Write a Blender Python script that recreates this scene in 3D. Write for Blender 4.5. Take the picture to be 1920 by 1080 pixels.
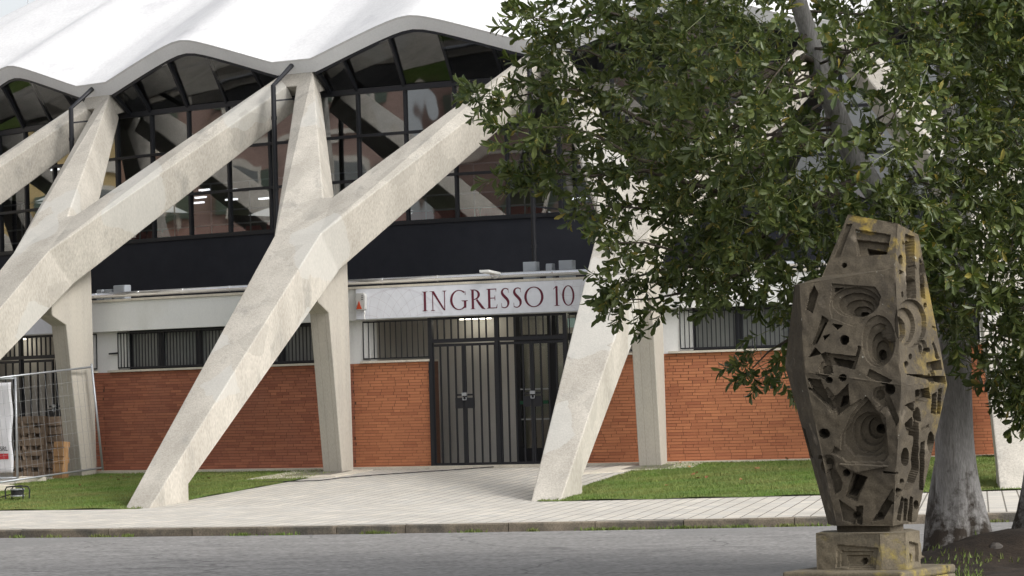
import bpy, bmesh, math, random
import numpy as np
from mathutils import Vector, Matrix
random.seed(7); rng = np.random.default_rng(11)
scene = bpy.context.scene
for o in list(bpy.data.objects): bpy.data.objects.remove(o, do_unlink=True)
COL = scene.collection
D2R = math.pi/180

# ------------------------------------------------------------------ camera, sky, sun, exposure
# the hall's centre is the origin; angles run round it, 0 = towards the camera's foot point, + = right
CAM = np.array([0.0, -83.0243, 1.6281]); FPX = 5803.75
YAW, PITCH, ROLL = -8.506*D2R, 2.063*D2R, -1.550*D2R
FW = np.array([math.sin(YAW)*math.cos(PITCH), math.cos(YAW)*math.cos(PITCH), math.sin(PITCH)])
RT0 = np.array([math.cos(YAW), -math.sin(YAW), 0.0]); UP0 = np.cross(RT0, FW)
RT = RT0*math.cos(ROLL)+UP0*math.sin(ROLL); UP = -RT0*math.sin(ROLL)+UP0*math.cos(ROLL)
cd = bpy.data.cameras.new('camera'); cam = bpy.data.objects.new('camera', cd); COL.objects.link(cam)
cd.sensor_width = 36.0; cd.lens = FPX/1920*36; cd.clip_start = .1; cd.clip_end = 6000
mw = Matrix.Identity(4)
for i in range(3):
    mw[i][0] = RT[i]; mw[i][1] = UP[i]; mw[i][2] = -FW[i]; mw[i][3] = CAM[i]
cam.matrix_world = mw; scene.camera = cam

SUN_DIR = Vector((.95, -.52, .85)).normalized()
world = bpy.data.worlds.new('World'); scene.world = world; world.use_nodes = True
nt = world.node_tree; nt.nodes.clear()
sky = nt.nodes.new('ShaderNodeTexSky'); sky.sky_type = 'NISHITA'; sky.sun_disc = False
sky.sun_elevation = math.asin(SUN_DIR.z); sky.sun_rotation = math.atan2(SUN_DIR.x, SUN_DIR.y)
sky.air_density = 1.0; sky.dust_density = 4.0; sky.ozone_density = 1.0
hs = nt.nodes.new('ShaderNodeHueSaturation'); hs.inputs['Saturation'].default_value = .22; hs.inputs['Value'].default_value = 1.6
bg = nt.nodes.new('ShaderNodeBackground'); bg.inputs[1].default_value = .15
wo = nt.nodes.new('ShaderNodeOutputWorld')
nt.links.new(sky.outputs[0], hs.inputs['Color']); nt.links.new(hs.outputs[0], bg.inputs[0]); nt.links.new(bg.outputs[0], wo.inputs[0])
sl = bpy.data.lights.new('sun', 'SUN'); sl.energy = 1.4; sl.angle = 14*D2R; sl.color = (1, .97, .93)
so = bpy.data.objects.new('sun', sl); COL.objects.link(so)
so.rotation_euler = SUN_DIR.to_track_quat('Z', 'Y').to_euler(); so.location = (30, -60, 60)
scene.view_settings.view_transform = 'Standard'; scene.view_settings.look = 'None'
scene.view_settings.exposure = 0.0; scene.view_settings.gamma = 1.0

# ------------------------------------------------------------------ helpers: photo pixel -> ray, polar placement
def ray(u, v): return FW+RT*(u-960)/FPX+UP*(540-v)/FPX
def atd(u, v, d): return CAM+ray(u, v)*d                      # point at depth d along that ray
def onz(u, v, z): r = ray(u, v); return CAM+r*(z-CAM[2])/r[2]
def onR(u, v, R):
    d = ray(u, v); a = d[0]**2+d[1]**2; b = 2*(CAM[0]*d[0]+CAM[1]*d[1]); c = CAM[0]**2+CAM[1]**2-R*R
    return CAM+d*((-b-math.sqrt(b*b-4*a*c))/(2*a))
def ang(X): return math.atan2(X[0], -X[1])/D2R
def pol(ph, R, z, t=0.0):
    p = ph*D2R; return Vector((R*math.sin(p)+t*math.cos(p), -R*math.cos(p)+t*math.sin(p), z))
PA = -19.279                                                   # angle of the forked buttress left of the entrance
def ground(r, ph):                                             # gentle fall from the wall to the kerb
    t = min(max(ph+10, -40), 40)
    return float(np.interp(r, [32.3, 38.92, 43.3], [.51+.001*t, .135+.003*t, .012+.0015*t]))
def hit(u, v):
    d = ray(u, v)
    for s in np.linspace(20, 75, 500):
        X = CAM+d*s
        if X[2] < ground(math.hypot(X[0], X[1]), ang(X)): break
    lo, hi = s-.2, s
    for _ in range(30):
        m = (lo+hi)/2; X = CAM+d*m
        if X[2] > ground(math.hypot(X[0], X[1]), ang(X)): lo = m
        else: hi = m
    return CAM+d*lo

# ------------------------------------------------------------------ helpers: objects
def link(name, me, mats=None, parent=None, loc=None, rz=None):
    o = bpy.data.objects.new(name, me); COL.objects.link(o)
    if mats is not None and me is not None:
        for m in (mats if isinstance(mats, (list, tuple)) else [mats]):
            if len(me.materials) < 99 and m.name not in [x.name for x in me.materials]: me.materials.append(m)
    if parent is not None: o.parent = parent
    if loc is not None: o.location = loc
    if rz is not None: o.rotation_euler = (0, 0, rz)
    return o
def tag(o, label=None, cat=None, group=None, kind=None):
    if label: o['label'] = label
    if cat: o['category'] = cat
    if group: o['group'] = group
    if kind: o['kind'] = kind
    return o
def thing(name, label, cat, loc=(0, 0, 0), rz=0, group=None):
    o = bpy.data.objects.new(name, None); COL.objects.link(o); o.location = loc; o.rotation_euler = (0, 0, rz)
    o.empty_display_size = .2
    return tag(o, label, cat, group)
class MB:
    def __init__(s): s.v = []; s.f = []; s.m = []
    def add(s, vs, fs, mi=0):
        b = len(s.v); s.v += [tuple(map(float, q)) for q in vs]; s.f += [tuple(b+i for i in f) for f in fs]; s.m += [mi]*len(fs); return s
    def box(s, c, d, mi=0):
        x, y, z = c; a, b, e = d[0]/2, d[1]/2, d[2]/2
        vs = [(x+i*a, y+j*b, z+k*e) for k in (-1, 1) for j in (-1, 1) for i in (-1, 1)]
        return s.add(vs, [(0, 2, 3, 1), (4, 5, 7, 6), (0, 1, 5, 4), (2, 6, 7, 3), (0, 4, 6, 2), (1, 3, 7, 5)], mi)
    def bar(s, p0, p1, w, d, up=(0, 0, 1), mi=0):
        p0, p1 = Vector(p0), Vector(p1); a = (p1-p0).normalized(); u = Vector(up)
        x = a.cross(u)
        if x.length < 1e-4: x = a.cross(Vector((1, 0, 0)))
        x.normalize(); y = x.cross(a).normalized()
        vs = [p+x*(i*w/2)+y*(j*d/2) for p in (p0, p1) for j in (-1, 1) for i in (-1, 1)]
        return s.add(vs, [(0, 2, 3, 1), (4, 5, 7, 6), (0, 1, 5, 4), (2, 6, 7, 3), (0, 4, 6, 2), (1, 3, 7, 5)], mi)
    def tube(s, pts, rad, n=8, mi=0, cap=True):
        pts = [Vector(p) for p in pts]; rads = rad if isinstance(rad, (list, tuple)) else [rad]*len(pts)
        b = len(s.v); ref = None
        for i, p in enumerate(pts):
            a = (pts[min(i+1, len(pts)-1)]-pts[max(i-1, 0)]).normalized()
            if ref is None:
                ref = a.cross(Vector((.31, .77, .55))); ref.normalize()
            ref = (ref-a*ref.dot(a)).normalized(); y = a.cross(ref)
            for k in range(n):
                t = 2*math.pi*k/n; q = p+(ref*math.cos(t)+y*math.sin(t))*rads[i]; s.v.append(tuple(q))
        for i in range(len(pts)-1):
            for k in range(n):
                s.f.append((b+i*n+k, b+i*n+(k+1) % n, b+(i+1)*n+(k+1) % n, b+(i+1)*n+k)); s.m.append(mi)
        if cap:
            s.f.append(tuple(b+k for k in range(n))[::-1]); s.m.append(mi)
            s.f.append(tuple(b+(len(pts)-1)*n+k for k in range(n))); s.m.append(mi)
        return s
    def prism(s, poly, y0, y1, mi=0):                          # poly in (x,z), extruded in y
        n = len(poly); vs = [(x, y0, z) for x, z in poly]+[(x, y1, z) for x, z in poly]
        fs = [tuple(range(n)), tuple(range(2*n-1, n-1, -1))]+[(i, i+n, (i+1) % n+n, (i+1) % n) for i in range(n)]
        return s.add(vs, fs, mi)
    def mesh(s, name, smooth=False, fix=True):
        me = bpy.data.meshes.new(name); me.from_pydata(s.v, [], s.f)
        me.polygons.foreach_set('material_index', s.m)
        if fix:
            bm = bmesh.new(); bm.from_mesh(me); bmesh.ops.recalc_face_normals(bm, faces=bm.faces); bm.to_mesh(me); bm.free()
        if smooth: me.polygons.foreach_set('use_smooth', [True]*len(me.polygons))
        me.update(); return me
    def build(s, name, mats, parent=None, smooth=False, loc=None, rz=None, bevel=0, fix=True):
        o = link(name, s.mesh(name, smooth, fix), mats, parent, loc, rz)
        if bevel:
            m = o.modifiers.new('bevel', 'BEVEL'); m.width = bevel; m.segments = 2; m.limit_method = 'ANGLE'; m.angle_limit = .5
        return o
def big_mesh(name, V, F, attr=None, smooth=False):             # numpy: V (n,3), F (m,k) all faces with k corners
    me = bpy.data.meshes.new(name); V = np.ascontiguousarray(V, dtype=np.float32); F = np.ascontiguousarray(F, dtype=np.int32)
    k = F.shape[1]; me.vertices.add(len(V)); me.vertices.foreach_set('co', V.ravel())
    me.loops.add(F.size); me.loops.foreach_set('vertex_index', F.ravel())
    me.polygons.add(len(F)); me.polygons.foreach_set('loop_start', np.arange(0, F.size, k, dtype=np.int32))
    me.polygons.foreach_set('loop_total', np.full(len(F), k, dtype=np.int32))
    me.polygons.foreach_set('use_smooth', np.full(len(F), bool(smooth)))
    if attr is not None:
        a = me.attributes.new('tone', 'FLOAT', 'POINT'); a.data.foreach_set('value', np.ascontiguousarray(attr, dtype=np.float32))
    me.update(calc_edges=True); return me
def polar_sheet(r0, r1, p0, p1, nr, npn, zf, rows=None):
    mb = MB()
    if rows: nr = len(rows)-1
    for i in range(nr+1):
        for j in range(npn+1):
            r = rows[i] if rows else r0+(r1-r0)*i/nr; p = p0+(p1-p0)*j/npn; mb.v.append(tuple(pol(p, r, zf(r, p))))
    for i in range(nr):
        for j in range(npn):
            a = i*(npn+1)+j; mb.f.append((a, a+npn+1, a+npn+2, a+1)); mb.m.append(0)
    return mb
def arc_block(r0, r1, p0, p1, z0, z1, n):                      # curved wall or band, closed
    mb = MB()
    for j in range(n+1):
        p = p0+(p1-p0)*j/n
        mb.v += [tuple(pol(p, r1, z0)), tuple(pol(p, r1, z1)), tuple(pol(p, r0, z1)), tuple(pol(p, r0, z0))]
    for j in range(n):
        a, b = j*4, j*4+4
        for k in range(4): mb.f.append((a+k, a+(k+1) % 4, b+(k+1) % 4, b+k)); mb.m.append(0)
    mb.f += [(3, 2, 1, 0), (n*4, n*4+1, n*4+2, n*4+3)]; mb.m += [0, 0]
    return mb

# ------------------------------------------------------------------ materials
MATS = {}
def mat(name, c1, c2=None, scale=2.0, rough=.8, bump=.0, fine=40.0, stretch=(1, 1, 1), rot=(0, 0, 0), spec=.35, metal=0.0,
        c3=None, tone=False, rand=True, fine_amt=.18, detail=5, ramp=(.35, .65), bump_scale=None, third=(.62, .72), scale3=.7, boards=None):
    m = bpy.data.materials.new(name); m.use_nodes = True; n = m.node_tree.nodes; L = m.node_tree.links
    b = n['Principled BSDF']; b.inputs['Roughness'].default_value = rough; b.inputs['Specular IOR Level'].default_value = spec
    b.inputs['Metallic'].default_value = metal
    tc = n.new('ShaderNodeTexCoord'); vec = tc.outputs['Object']
    if rand:
        oi = n.new('ShaderNodeObjectInfo'); ml = n.new('ShaderNodeMath'); ml.operation = 'MULTIPLY'; ml.inputs[1].default_value = 53.0
        L.new(oi.outputs['Random'], ml.inputs[0]); va = n.new('ShaderNodeVectorMath'); va.operation = 'ADD'
        L.new(vec, va.inputs[0]); L.new(ml.outputs[0], va.inputs[1]); vec = va.outputs[0]
    mp = n.new('ShaderNodeMapping'); mp.inputs['Scale'].default_value = stretch; mp.inputs['Rotation'].default_value = rot
    L.new(vec, mp.inputs[0])
    def noise(sc, det, src):
        t = n.new('ShaderNodeTexNoise'); t.inputs['Scale'].default_value = sc; t.inputs['Detail'].default_value = det
        t.inputs['Roughness'].default_value = .6; L.new(src, t.inputs['Vector']); return t.outputs['Fac']
    def mix(fac, a, bb, mode='MIX'):
        x = n.new('ShaderNodeMix'); x.data_type = 'RGBA'; x.blend_type = mode
        for sock, val in ((x.inputs[0], fac), (x.inputs[6], a), (x.inputs[7], bb)):
            if isinstance(val, (int, float)): sock.default_value = val
            elif isinstance(val, tuple): sock.default_value = (*val, 1)
            else: L.new(val, sock)
        return x.outputs[2]
    def rampf(src, lo, hi):
        r = n.new('ShaderNodeMapRange'); r.inputs['From Min'].default_value = lo; r.inputs['From Max'].default_value = hi
        L.new(src, r.inputs['Value']); return r.outputs[0]
    c2 = c2 or tuple(x*.8 for x in c1)
    if tone:
        at = n.new('ShaderNodeAttribute'); at.attribute_name = 'tone'; base = mix(at.outputs['Fac'], c1, c2)
        base = mix(rampf(noise(scale, detail, mp.outputs[0]), .3, .8), base, c3 or tuple(x*.7 for x in c1))
    else:
        base = mix(rampf(noise(scale, detail, mp.outputs[0]), *ramp), c1, c2)
        if c3: base = mix(rampf(noise(scale*scale3, 4, mp.outputs[0]), *third), base, c3)
    fn = noise(fine, 3, mp.outputs[0])
    g = n.new('ShaderNodeMapRange'); g.inputs['From Min'].default_value = .25; g.inputs['From Max'].default_value = .75
    g.inputs['To Min'].default_value = 1-fine_amt; g.inputs['To Max'].default_value = 1+fine_amt; L.new(fn, g.inputs['Value'])
    gain = g.outputs[0]
    if boards:                                                 # faint joint lines left by the formwork boards
        sp = n.new('ShaderNodeSeparateXYZ'); L.new(tc.outputs['Object'], sp.inputs[0])
        for axis, freq, w, dk in boards:
            q = n.new('ShaderNodeMath'); q.operation = 'MULTIPLY_ADD'; q.inputs[1].default_value = freq; q.inputs[2].default_value = .37; L.new(sp.outputs[axis], q.inputs[0])
            fr = n.new('ShaderNodeMath'); fr.operation = 'FRACT'; L.new(q.outputs[0], fr.inputs[0]); lt = n.new('ShaderNodeMath'); lt.operation = 'LESS_THAN'; lt.inputs[1].default_value = w; L.new(fr.outputs[0], lt.inputs[0])
            k = n.new('ShaderNodeMath'); k.operation = 'MULTIPLY_ADD'; k.inputs[1].default_value = -dk; k.inputs[2].default_value = 1.0; L.new(lt.outputs[0], k.inputs[0])
            mm = n.new('ShaderNodeMath'); mm.operation = 'MULTIPLY'; L.new(gain, mm.inputs[0]); L.new(k.outputs[0], mm.inputs[1]); gain = mm.outputs[0]
    vm = n.new('ShaderNodeVectorMath'); vm.operation = 'SCALE'; L.new(base, vm.inputs[0]); L.new(gain, vm.inputs['Scale'])
    L.new(vm.outputs[0], b.inputs['Base Color'])
    if bump:
        bp = n.new('ShaderNodeBump'); bp.inputs['Strength'].default_value = min(1, bump); bp.inputs['Distance'].default_value = .35/(bump_scale or fine)
        L.new(noise(bump_scale, 4, mp.outputs[0]) if bump_scale else fn, bp.inputs['Height']); L.new(bp.outputs[0], b.inputs['Normal'])
    MATS[name] = m; return m
def flat(name, c, rough=.6, metal=0.0, spec=.4, emit=0):
    m = bpy.data.materials.new(name); m.use_nodes = True; b = m.node_tree.nodes['Principled BSDF']
    n = m.node_tree.nodes; L = m.node_tree.links
    t = n.new('ShaderNodeTexNoise'); t.inputs['Scale'].default_value = 9; r = n.new('ShaderNodeMapRange')
    r.inputs['To Min'].default_value = .88; r.inputs['To Max'].default_value = 1.1; L.new(t.outputs['Fac'], r.inputs['Value'])
    tc = n.new('ShaderNodeTexCoord'); L.new(tc.outputs['Object'], t.inputs['Vector'])
    vm = n.new('ShaderNodeVectorMath'); vm.operation = 'SCALE'; vm.inputs[0].default_value = c; L.new(r.outputs[0], vm.inputs['Scale'])
    L.new(vm.outputs[0], b.inputs['Base Color']); b.inputs['Roughness'].default_value = rough; b.inputs['Metallic'].default_value = metal
    b.inputs['Specular IOR Level'].default_value = spec
    if emit: b.inputs['Emission Color'].default_value = (*c, 1); b.inputs['Emission Strength'].default_value = emit
    MATS[name] = m; return m
SROT = (math.radians(-42), 0, 0)
concrete = mat('concrete', (.485, .455, .40), (.345, .322, .28), 1.4, .9, .4, 42, (1, 1, .35), SROT, c3=(.33, .315, .28), fine_amt=.2, spec=.2, third=(.57, .70), detail=8, ramp=(.34, .72), scale3=2.1)
concrete_col = mat('column_concrete', (.44, .41, .355), (.385, .36, .315), 1.6, .9, .25, 60, (2.5, 2.5, .25), c3=(.34, .325, .29), spec=.2, boards=[('X', 6.1, .05, .22)])
white_roof = mat('roof_membrane', (.70, .70, .70), (.63, .63, .635), .8, .7, .12, 16, spec=.25, c3=(.56, .56, .57), rand=False, fine_amt=.08)
fascia_m = mat('roof_edge_paint', (.80, .81, .82), (.73, .74, .75), 1.2, .75, .1, 30, rand=False, fine_amt=.05)
soffit_m = mat('soffit_concrete', (.36, .35, .33), (.28, .275, .26), 1.5, .9, .2, 30, rand=False)
plaster = mat('white_plaster', (.74, .74, .72), (.68, .685, .67), .9, .8, .08, 60, (1, 1, .4), rand=False, fine_amt=.05, c3=(.62, .62, .59))
darkwall = mat('dark_render', (.020, .022, .030), (.015, .017, .024), 3, .75, .3, 90, rand=False)
black = flat('black_metal', (.013, .014, .018), .45, .0)
gate_m = flat('gate_paint', (.014, .015, .019), .42, .0)
pipe_m = flat('zinc_duct', (.80, .81, .82), .25, .9)
galv = flat('galvanised_steel', (.42, .44, .46), .45, .6)
stone = mat('sill_stone', (.60, .55, .46), (.50, .46, .39), 4, .8, .2, 60, c3=(.36, .33, .28))
kerb_m = mat('kerb_stone', (.22, .185, .14), (.115, .098, .075), 2.2, .9, .6, 45, c3=(.09, .083, .07), fine_amt=.35, third=(.5, .62))
tile_m = mat('paving_tile', (.66, .615, .535), (.50, .485, .45), 1.4, .85, .3, 70, tone=True, c3=(.43, .405, .36), rand=False, fine_amt=.1)
bed_m = mat('paving_bed', (.19, .17, .14), (.14, .13, .11), 3, .95, .2, 50, rand=False)
asphalt = mat('asphalt', (.262, .254, .244), (.190, .185, .178), 2.6, .9, .8, 22, (.6, 1, 1), rand=False, fine_amt=.6, scale3=.12, third=(.5, .62), c3=(.225, .219, .21), spec=.25, detail=8)
brick_m = mat('brick', (.44, .165, .09), (.25, .085, .052), 1.8, .85, .4, 120, tone=True, c3=(.34, .135, .085), rand=False, fine_amt=.2)
brick_o = mat('orange_brick', (.52, .21, .10), (.34, .12, .062), 1.8, .85, .4, 120, tone=True, c3=(.43, .17, .085), rand=False, fine_amt=.2)
mortar = mat('mortar', (.15, .075, .05), (.11, .06, .042), 12, .95, .3, 80, rand=False)
soil = mat('soil', (.036, .025, .017), (.018, .013, .009), 6, .95, .9, 40, rand=False, fine_amt=.4)
grass_base = mat('turf', (.075, .135, .022), (.115, .155, .035), 1.2, .95, .6, 60, rand=False, c3=(.11, .10, .04), fine_amt=.3)
grass_m = mat('grass_blade', (.085, .175, .022), (.180, .220, .055), .9, .7, 0, 20, tone=True, c3=(.17, .16, .06), rand=False, spec=.3)
frost = flat('frosted_pane', (.20, .21, .20), .18, .0, .5)
beige = mat('lobby_wall', (.56, .535, .49), (.52, .495, .455), .8, .8, .05, 40, rand=False, fine_amt=.05)
inner_dark = mat('hall_interior', (.30, .29, .27), (.22, .21, .20), .5, .9, 0, 20, rand=False)
red_seat = flat('red_seat', (.33, .03, .03), .5)
lamp_m = flat('lamp_tube', (1.0, .96, .82), .5, 0, .4, 8.0)
def voronoi_patch(m, col, sc, thr, amt, edge=None):
    n = m.node_tree.nodes; L = m.node_tree.links; b = n['Principled BSDF']; src = b.inputs['Base Color'].links[0].from_socket
    v = n.new('ShaderNodeTexVoronoi'); v.inputs['Scale'].default_value = sc; mp = [q for q in n if q.type == 'MAPPING'][0]; tc = [q for q in n if q.type == 'TEX_COORD'][0]
    ns = n.new('ShaderNodeTexNoise'); ns.inputs['Scale'].default_value = sc*3; ns.inputs['Detail'].default_value = 5
    vec = mp.inputs[0].links[0].from_socket; L.new(vec, ns.inputs['Vector']); va = n.new('ShaderNodeVectorMath'); va.operation = 'MULTIPLY_ADD'; va.inputs[1].default_value = (.25/sc,)*3
    L.new(ns.outputs['Color'], va.inputs[0]); L.new(vec, va.inputs[2]); L.new(va.outputs[0], v.inputs['Vector'])
    c = n.new('ShaderNodeMath')
    if edge: v.feature = 'DISTANCE_TO_EDGE'; c.operation = 'LESS_THAN'; c.inputs[1].default_value = edge; L.new(v.outputs['Distance'], c.inputs[0])
    else:
        s = n.new('ShaderNodeSeparateColor'); L.new(v.outputs['Color'], s.inputs[0]); c.operation = 'GREATER_THAN'; c.inputs[1].default_value = thr; L.new(s.outputs[0], c.inputs[0])
    k = n.new('ShaderNodeMath'); k.operation = 'MULTIPLY'; k.inputs[1].default_value = amt; L.new(c.outputs[0], k.inputs[0])
    x = n.new('ShaderNodeMix'); x.data_type = 'RGBA'; L.new(k.outputs[0], x.inputs[0]); L.new(src, x.inputs[6]); x.inputs[7].default_value = (*col, 1); L.new(x.outputs[2], b.inputs['Base Color'])
voronoi_patch(concrete, (.47, .465, .435), 1.1, .86, .55); voronoi_patch(concrete, (.30, .285, .25), 1.7, .94, .35)
voronoi_patch(asphalt, (.10, .098, .095), .33, 0, .6, .006); voronoi_patch(asphalt, (.20, .197, .19), .16, .72, .6)
def glass_mat(name, tint, lo, hi):
    m = bpy.data.materials.new(name); m.use_nodes = True; n = m.node_tree.nodes; L = m.node_tree.links; n.clear()
    out = n.new('ShaderNodeOutputMaterial'); tr = n.new('ShaderNodeBsdfTransparent'); tr.inputs[0].default_value = (*tint, 1)
    gl = n.new('ShaderNodeBsdfGlossy'); gl.inputs['Roughness'].default_value = .015; gl.inputs[0].default_value = (.95, .97, 1, 1)
    fr = n.new('ShaderNodeFresnel'); fr.inputs[0].default_value = 1.5
    mr = n.new('ShaderNodeMapRange'); mr.inputs['From Min'].default_value = .04; mr.inputs['From Max'].default_value = 1
    mr.inputs['To Min'].default_value = lo; mr.inputs['To Max'].default_value = hi; L.new(fr.outputs[0], mr.inputs['Value'])
    tc = n.new('ShaderNodeTexCoord'); t = n.new('ShaderNodeTexNoise'); t.inputs['Scale'].default_value = .9; t.inputs['Detail'].default_value = 1
    oi = n.new('ShaderNodeObjectInfo'); va = n.new('ShaderNodeVectorMath'); va.operation = 'ADD'; ml = n.new('ShaderNodeMath'); ml.operation = 'MULTIPLY'; ml.inputs[1].default_value = 40
    L.new(oi.outputs['Random'], ml.inputs[0]); L.new(tc.outputs['Object'], va.inputs[0]); L.new(ml.outputs[0], va.inputs[1]); L.new(va.outputs[0], t.inputs['Vector'])
    bp = n.new('ShaderNodeBump'); bp.inputs['Strength'].default_value = .16; bp.inputs['Distance'].default_value = .03
    L.new(t.outputs['Fac'], bp.inputs['Height']); L.new(bp.outputs[0], gl.inputs['Normal'])
    mx = n.new('ShaderNodeMixShader'); L.new(mr.outputs[0], mx.inputs[0]); L.new(tr.outputs[0], mx.inputs[1]); L.new(gl.outputs[0], mx.inputs[2])
    L.new(mx.outputs[0], out.inputs[0]); MATS[name] = m; return m
glass = glass_mat('window_glass', (.66, .67, .67), .25, .9)
lunette_glass = glass_mat('lunette_glass', (.68, .69, .69), .09, .8)
door_glass = glass_mat('door_glass', (.75, .77, .76), .06, .6)
# ------------------------------------------------------------------ ground, road, pavement, lawns
def road_z(r, p):
    t = min(max(p+10, -40), 40); return -.103+.0015*t*math.exp(-max(0, r-43.3)/12)
gmb = MB(); gmb.add([(-3000, -3000, -.30), (3000, -3000, -.30), (3000, 3000, -.30), (-3000, 3000, -.30)], [(0, 1, 2, 3)])
tag(gmb.build('ground', grass_base), 'flat ground around the sports hall', 'ground', kind='structure')
rs = [43.2, 43.5, 44, 45, 46.5, 48, 50, 53, 57, 62, 70, 85, 110, 150, 220]
rmb = MB(); NP = 240
for r in rs:
    for j in range(NP): p = -180+360*j/NP; rmb.v.append(tuple(pol(p, r, road_z(r, p))))
for i in range(len(rs)-1):
    for j in range(NP): rmb.f.append((i*NP+j, (i+1)*NP+j, (i+1)*NP+(j+1) % NP, i*NP+(j+1) % NP)); rmb.m.append(0)
tag(rmb.build('road', asphalt), 'worn grey asphalt road curving past the hall', 'road', kind='structure')
# loose grit and pale specks at the kerb foot
P0, P1 = -62.0, 42.0
pave = polar_sheet(28.0, 43.16, P0, P1, 30, 104, lambda r, p: ground(r, p)-.0006, [28.0, 32.3, 38.92, 43.16]).build('pavement', bed_m)
tag(pave, 'pale tiled pavement ringing the hall', 'pavement', kind='structure')
PL, PB, PC = PA-10, PA+10, PA+20
def is_path(r, p):
    if r > 38.98: return True
    k = math.floor((p-PA)/10); return k % 2 == 0              # every second bay between buttresses is a paved way in
# tiles, joints recessed
TV, TF, TT = [], [], []
def tile(r0, r1, p0, p1, lift, tone):
    b = len(TV); g = .0105; gp = g/r0/D2R
    c = [(r0+g, p0+gp), (r0+g, p1-gp), (r1-g, p1-gp), (r1-g, p0+gp)]
    for dz in (lift, -.014):
        for r, p in c: TV.append(tuple(pol(p, r, ground(r, p)+dz)))
    TF.extend([(b, b+3, b+2, b+1), (b, b+1, b+5, b+4), (b+1, b+2, b+6, b+5), (b+2, b+3, b+7, b+6), (b+3, b, b+4, b+7)]); TT.extend([tone]*8)
dr = .2
r = 32.62
while r < 43.1:
    n = int(round(2*math.pi*38/.2)); st = 360/n
    off = 0.0
    for j in range(int((P1-P0)/st)):
        p = P0+j*st+off; pm = p+st/2
        if pm < -36 or pm > 16: continue
        if not is_path(r+dr*.5, pm): continue
        tile(r, min(r+dr, 43.14), p, p+st, rng.uniform(.0, .0008), rng.random())
    r += dr
tm = big_mesh('paving_tile', np.array(TV), np.array(TF), np.array(TT))
tag(link('paving_tile', tm, tile_m, pave), kind='stuff')
# kerb stones
p = -40.0; i = 0
while p < 22:
    dp = random.choice((1.55, 1.75, 1.9, 1.3)); e = .006/43/D2R; mb = MB(); zt = random.uniform(-.004, .004)
    n = 4
    for q in range(n+1):
        pp = p+e+(dp-2*e)*q/n; z = ground(43.25, pp)+zt; zb = -.35
        wob = random.uniform(-.006, .006)
        mb.v += [tuple(pol(pp, 43.16, zb)), tuple(pol(pp, 43.16, z)), tuple(pol(pp, 43.285, z)), tuple(pol(pp, 43.305+wob, z-.022)), tuple(pol(pp, 43.315+wob, zb))]
    for q in range(n):
        for k in range(5): mb.f.append((q*5+k, q*5+(k+1) % 5, q*5+5+(k+1) % 5, q*5+5+k)); mb.m.append(1 if k == 1 else 0)
    mb.f += [(4, 3, 2, 1, 0), tuple(n*5+k for k in range(5))]; mb.m += [0, 0]
    mb.build('kerb_stone', [kerb_m, stone], pave); p += dp
# strip of concrete along the wall foot and the slabs at the columns
arc_block(32.2, 32.60, -60, 40, .2, .535, 200).build('wall_footing', stone, pave)
for ph in (PA, PB):
    s = 1 if ph == PB else -1
    mb = MB(); cs = [(32.66, -1.0), (32.66, .55), (33.9, .55), (34.25, -1.0)] if s < 0 else [(32.66, -.5), (32.66, .8), (33.5, .8), (34.3, -.9)]
    top = [pol(ph, rr, ground(rr, ph)+.022, t) for rr, t in cs]; bot = [pol(ph, rr, ground(rr, ph)-.05, t) for rr, t in cs]
    mb.add(top+bot, [(0, 3, 2, 1), (0, 1, 5, 4), (1, 2, 6, 5), (2, 3, 7, 6), (3, 0, 4, 7)])
    mb.build('concrete_slab', stone, pave)
    mb = MB(); ins = [(32.9, cs[0][1]*.55), (32.9, cs[1][1]*.5), (33.6, cs[1][1]*.5), (33.75, cs[0][1]*.6)]
    mb.add([pol(ph, rr, ground(rr, ph)+.027, t) for rr, t in ins]+[pol(ph, rr, ground(rr, ph)+.0, t) for rr, t in ins], [(0, 3, 2, 1), (0, 1, 5, 4), (1, 2, 6, 5), (2, 3, 7, 6), (3, 0, 4, 7)])
    mb.build('slab_infill', bed_m, pave)
lawns = []
for p0, lab in ((PL, 'mown lawn at the foot of the red brick wall, left of the entrance path'), (PB, 'mown lawn at the foot of the orange brick wall, right of the entrance path')):
    lo = polar_sheet(32.60, 38.99, p0-.16, p0+10.16, 22, 40, lambda r, p: ground(r, p)+.012+.01*math.sin(r*5+p*3)).build('lawn', grass_base)
    tag(lo, lab, 'lawn', kind='structure'); lawns.append(p0)
def blades(n, sampler, hmin, hmax, wid, name, label, cat, mt):
    V = np.zeros((n, 3, 3)); T = np.zeros((n, 3))
    for i in range(n):
        x, y, z, tn = sampler(); h = rng.uniform(hmin, hmax); a = rng.uniform(0, 2*math.pi); lx, ly = rng.normal(0, .35*h, 2); w = wid*rng.uniform(.7, 1.3)
        V[i, 0] = (x-w*math.cos(a), y-w*math.sin(a), z-.005); V[i, 1] = (x+w*math.cos(a), y+w*math.sin(a), z-.005); V[i, 2] = (x+lx, y+ly, z+h); T[i] = tn
    o = link(name, big_mesh(name, V.reshape(-1, 3), np.arange(n*3).reshape(-1, 3), T.ravel()), mt)
    return tag(o, label, cat, kind='stuff')
from mathutils import noise as mnoise
def lawn_s(p0):
    def f():
        r = rng.uniform(32.66, 38.97); p = rng.uniform(p0-.14, p0+10.14); q = pol(p, r, 0)
        tn = mnoise.noise((q.x*.9, q.y*.9, 0))*1.1+.4*mnoise.noise((q.x*3, q.y*3, 4))+.45+rng.normal(0, .18); return q.x, q.y, ground(r, p)+.01, min(max(tn, 0), 1)
    return f
blades(60000, lawn_s(PL), .018, .042, .006, 'grass', 'short green grass of the left lawn', 'grass', grass_m)
blades(60000, lawn_s(PB), .018, .042, .006, 'grass', 'short green grass of the right lawn', 'grass', grass_m)
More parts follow.
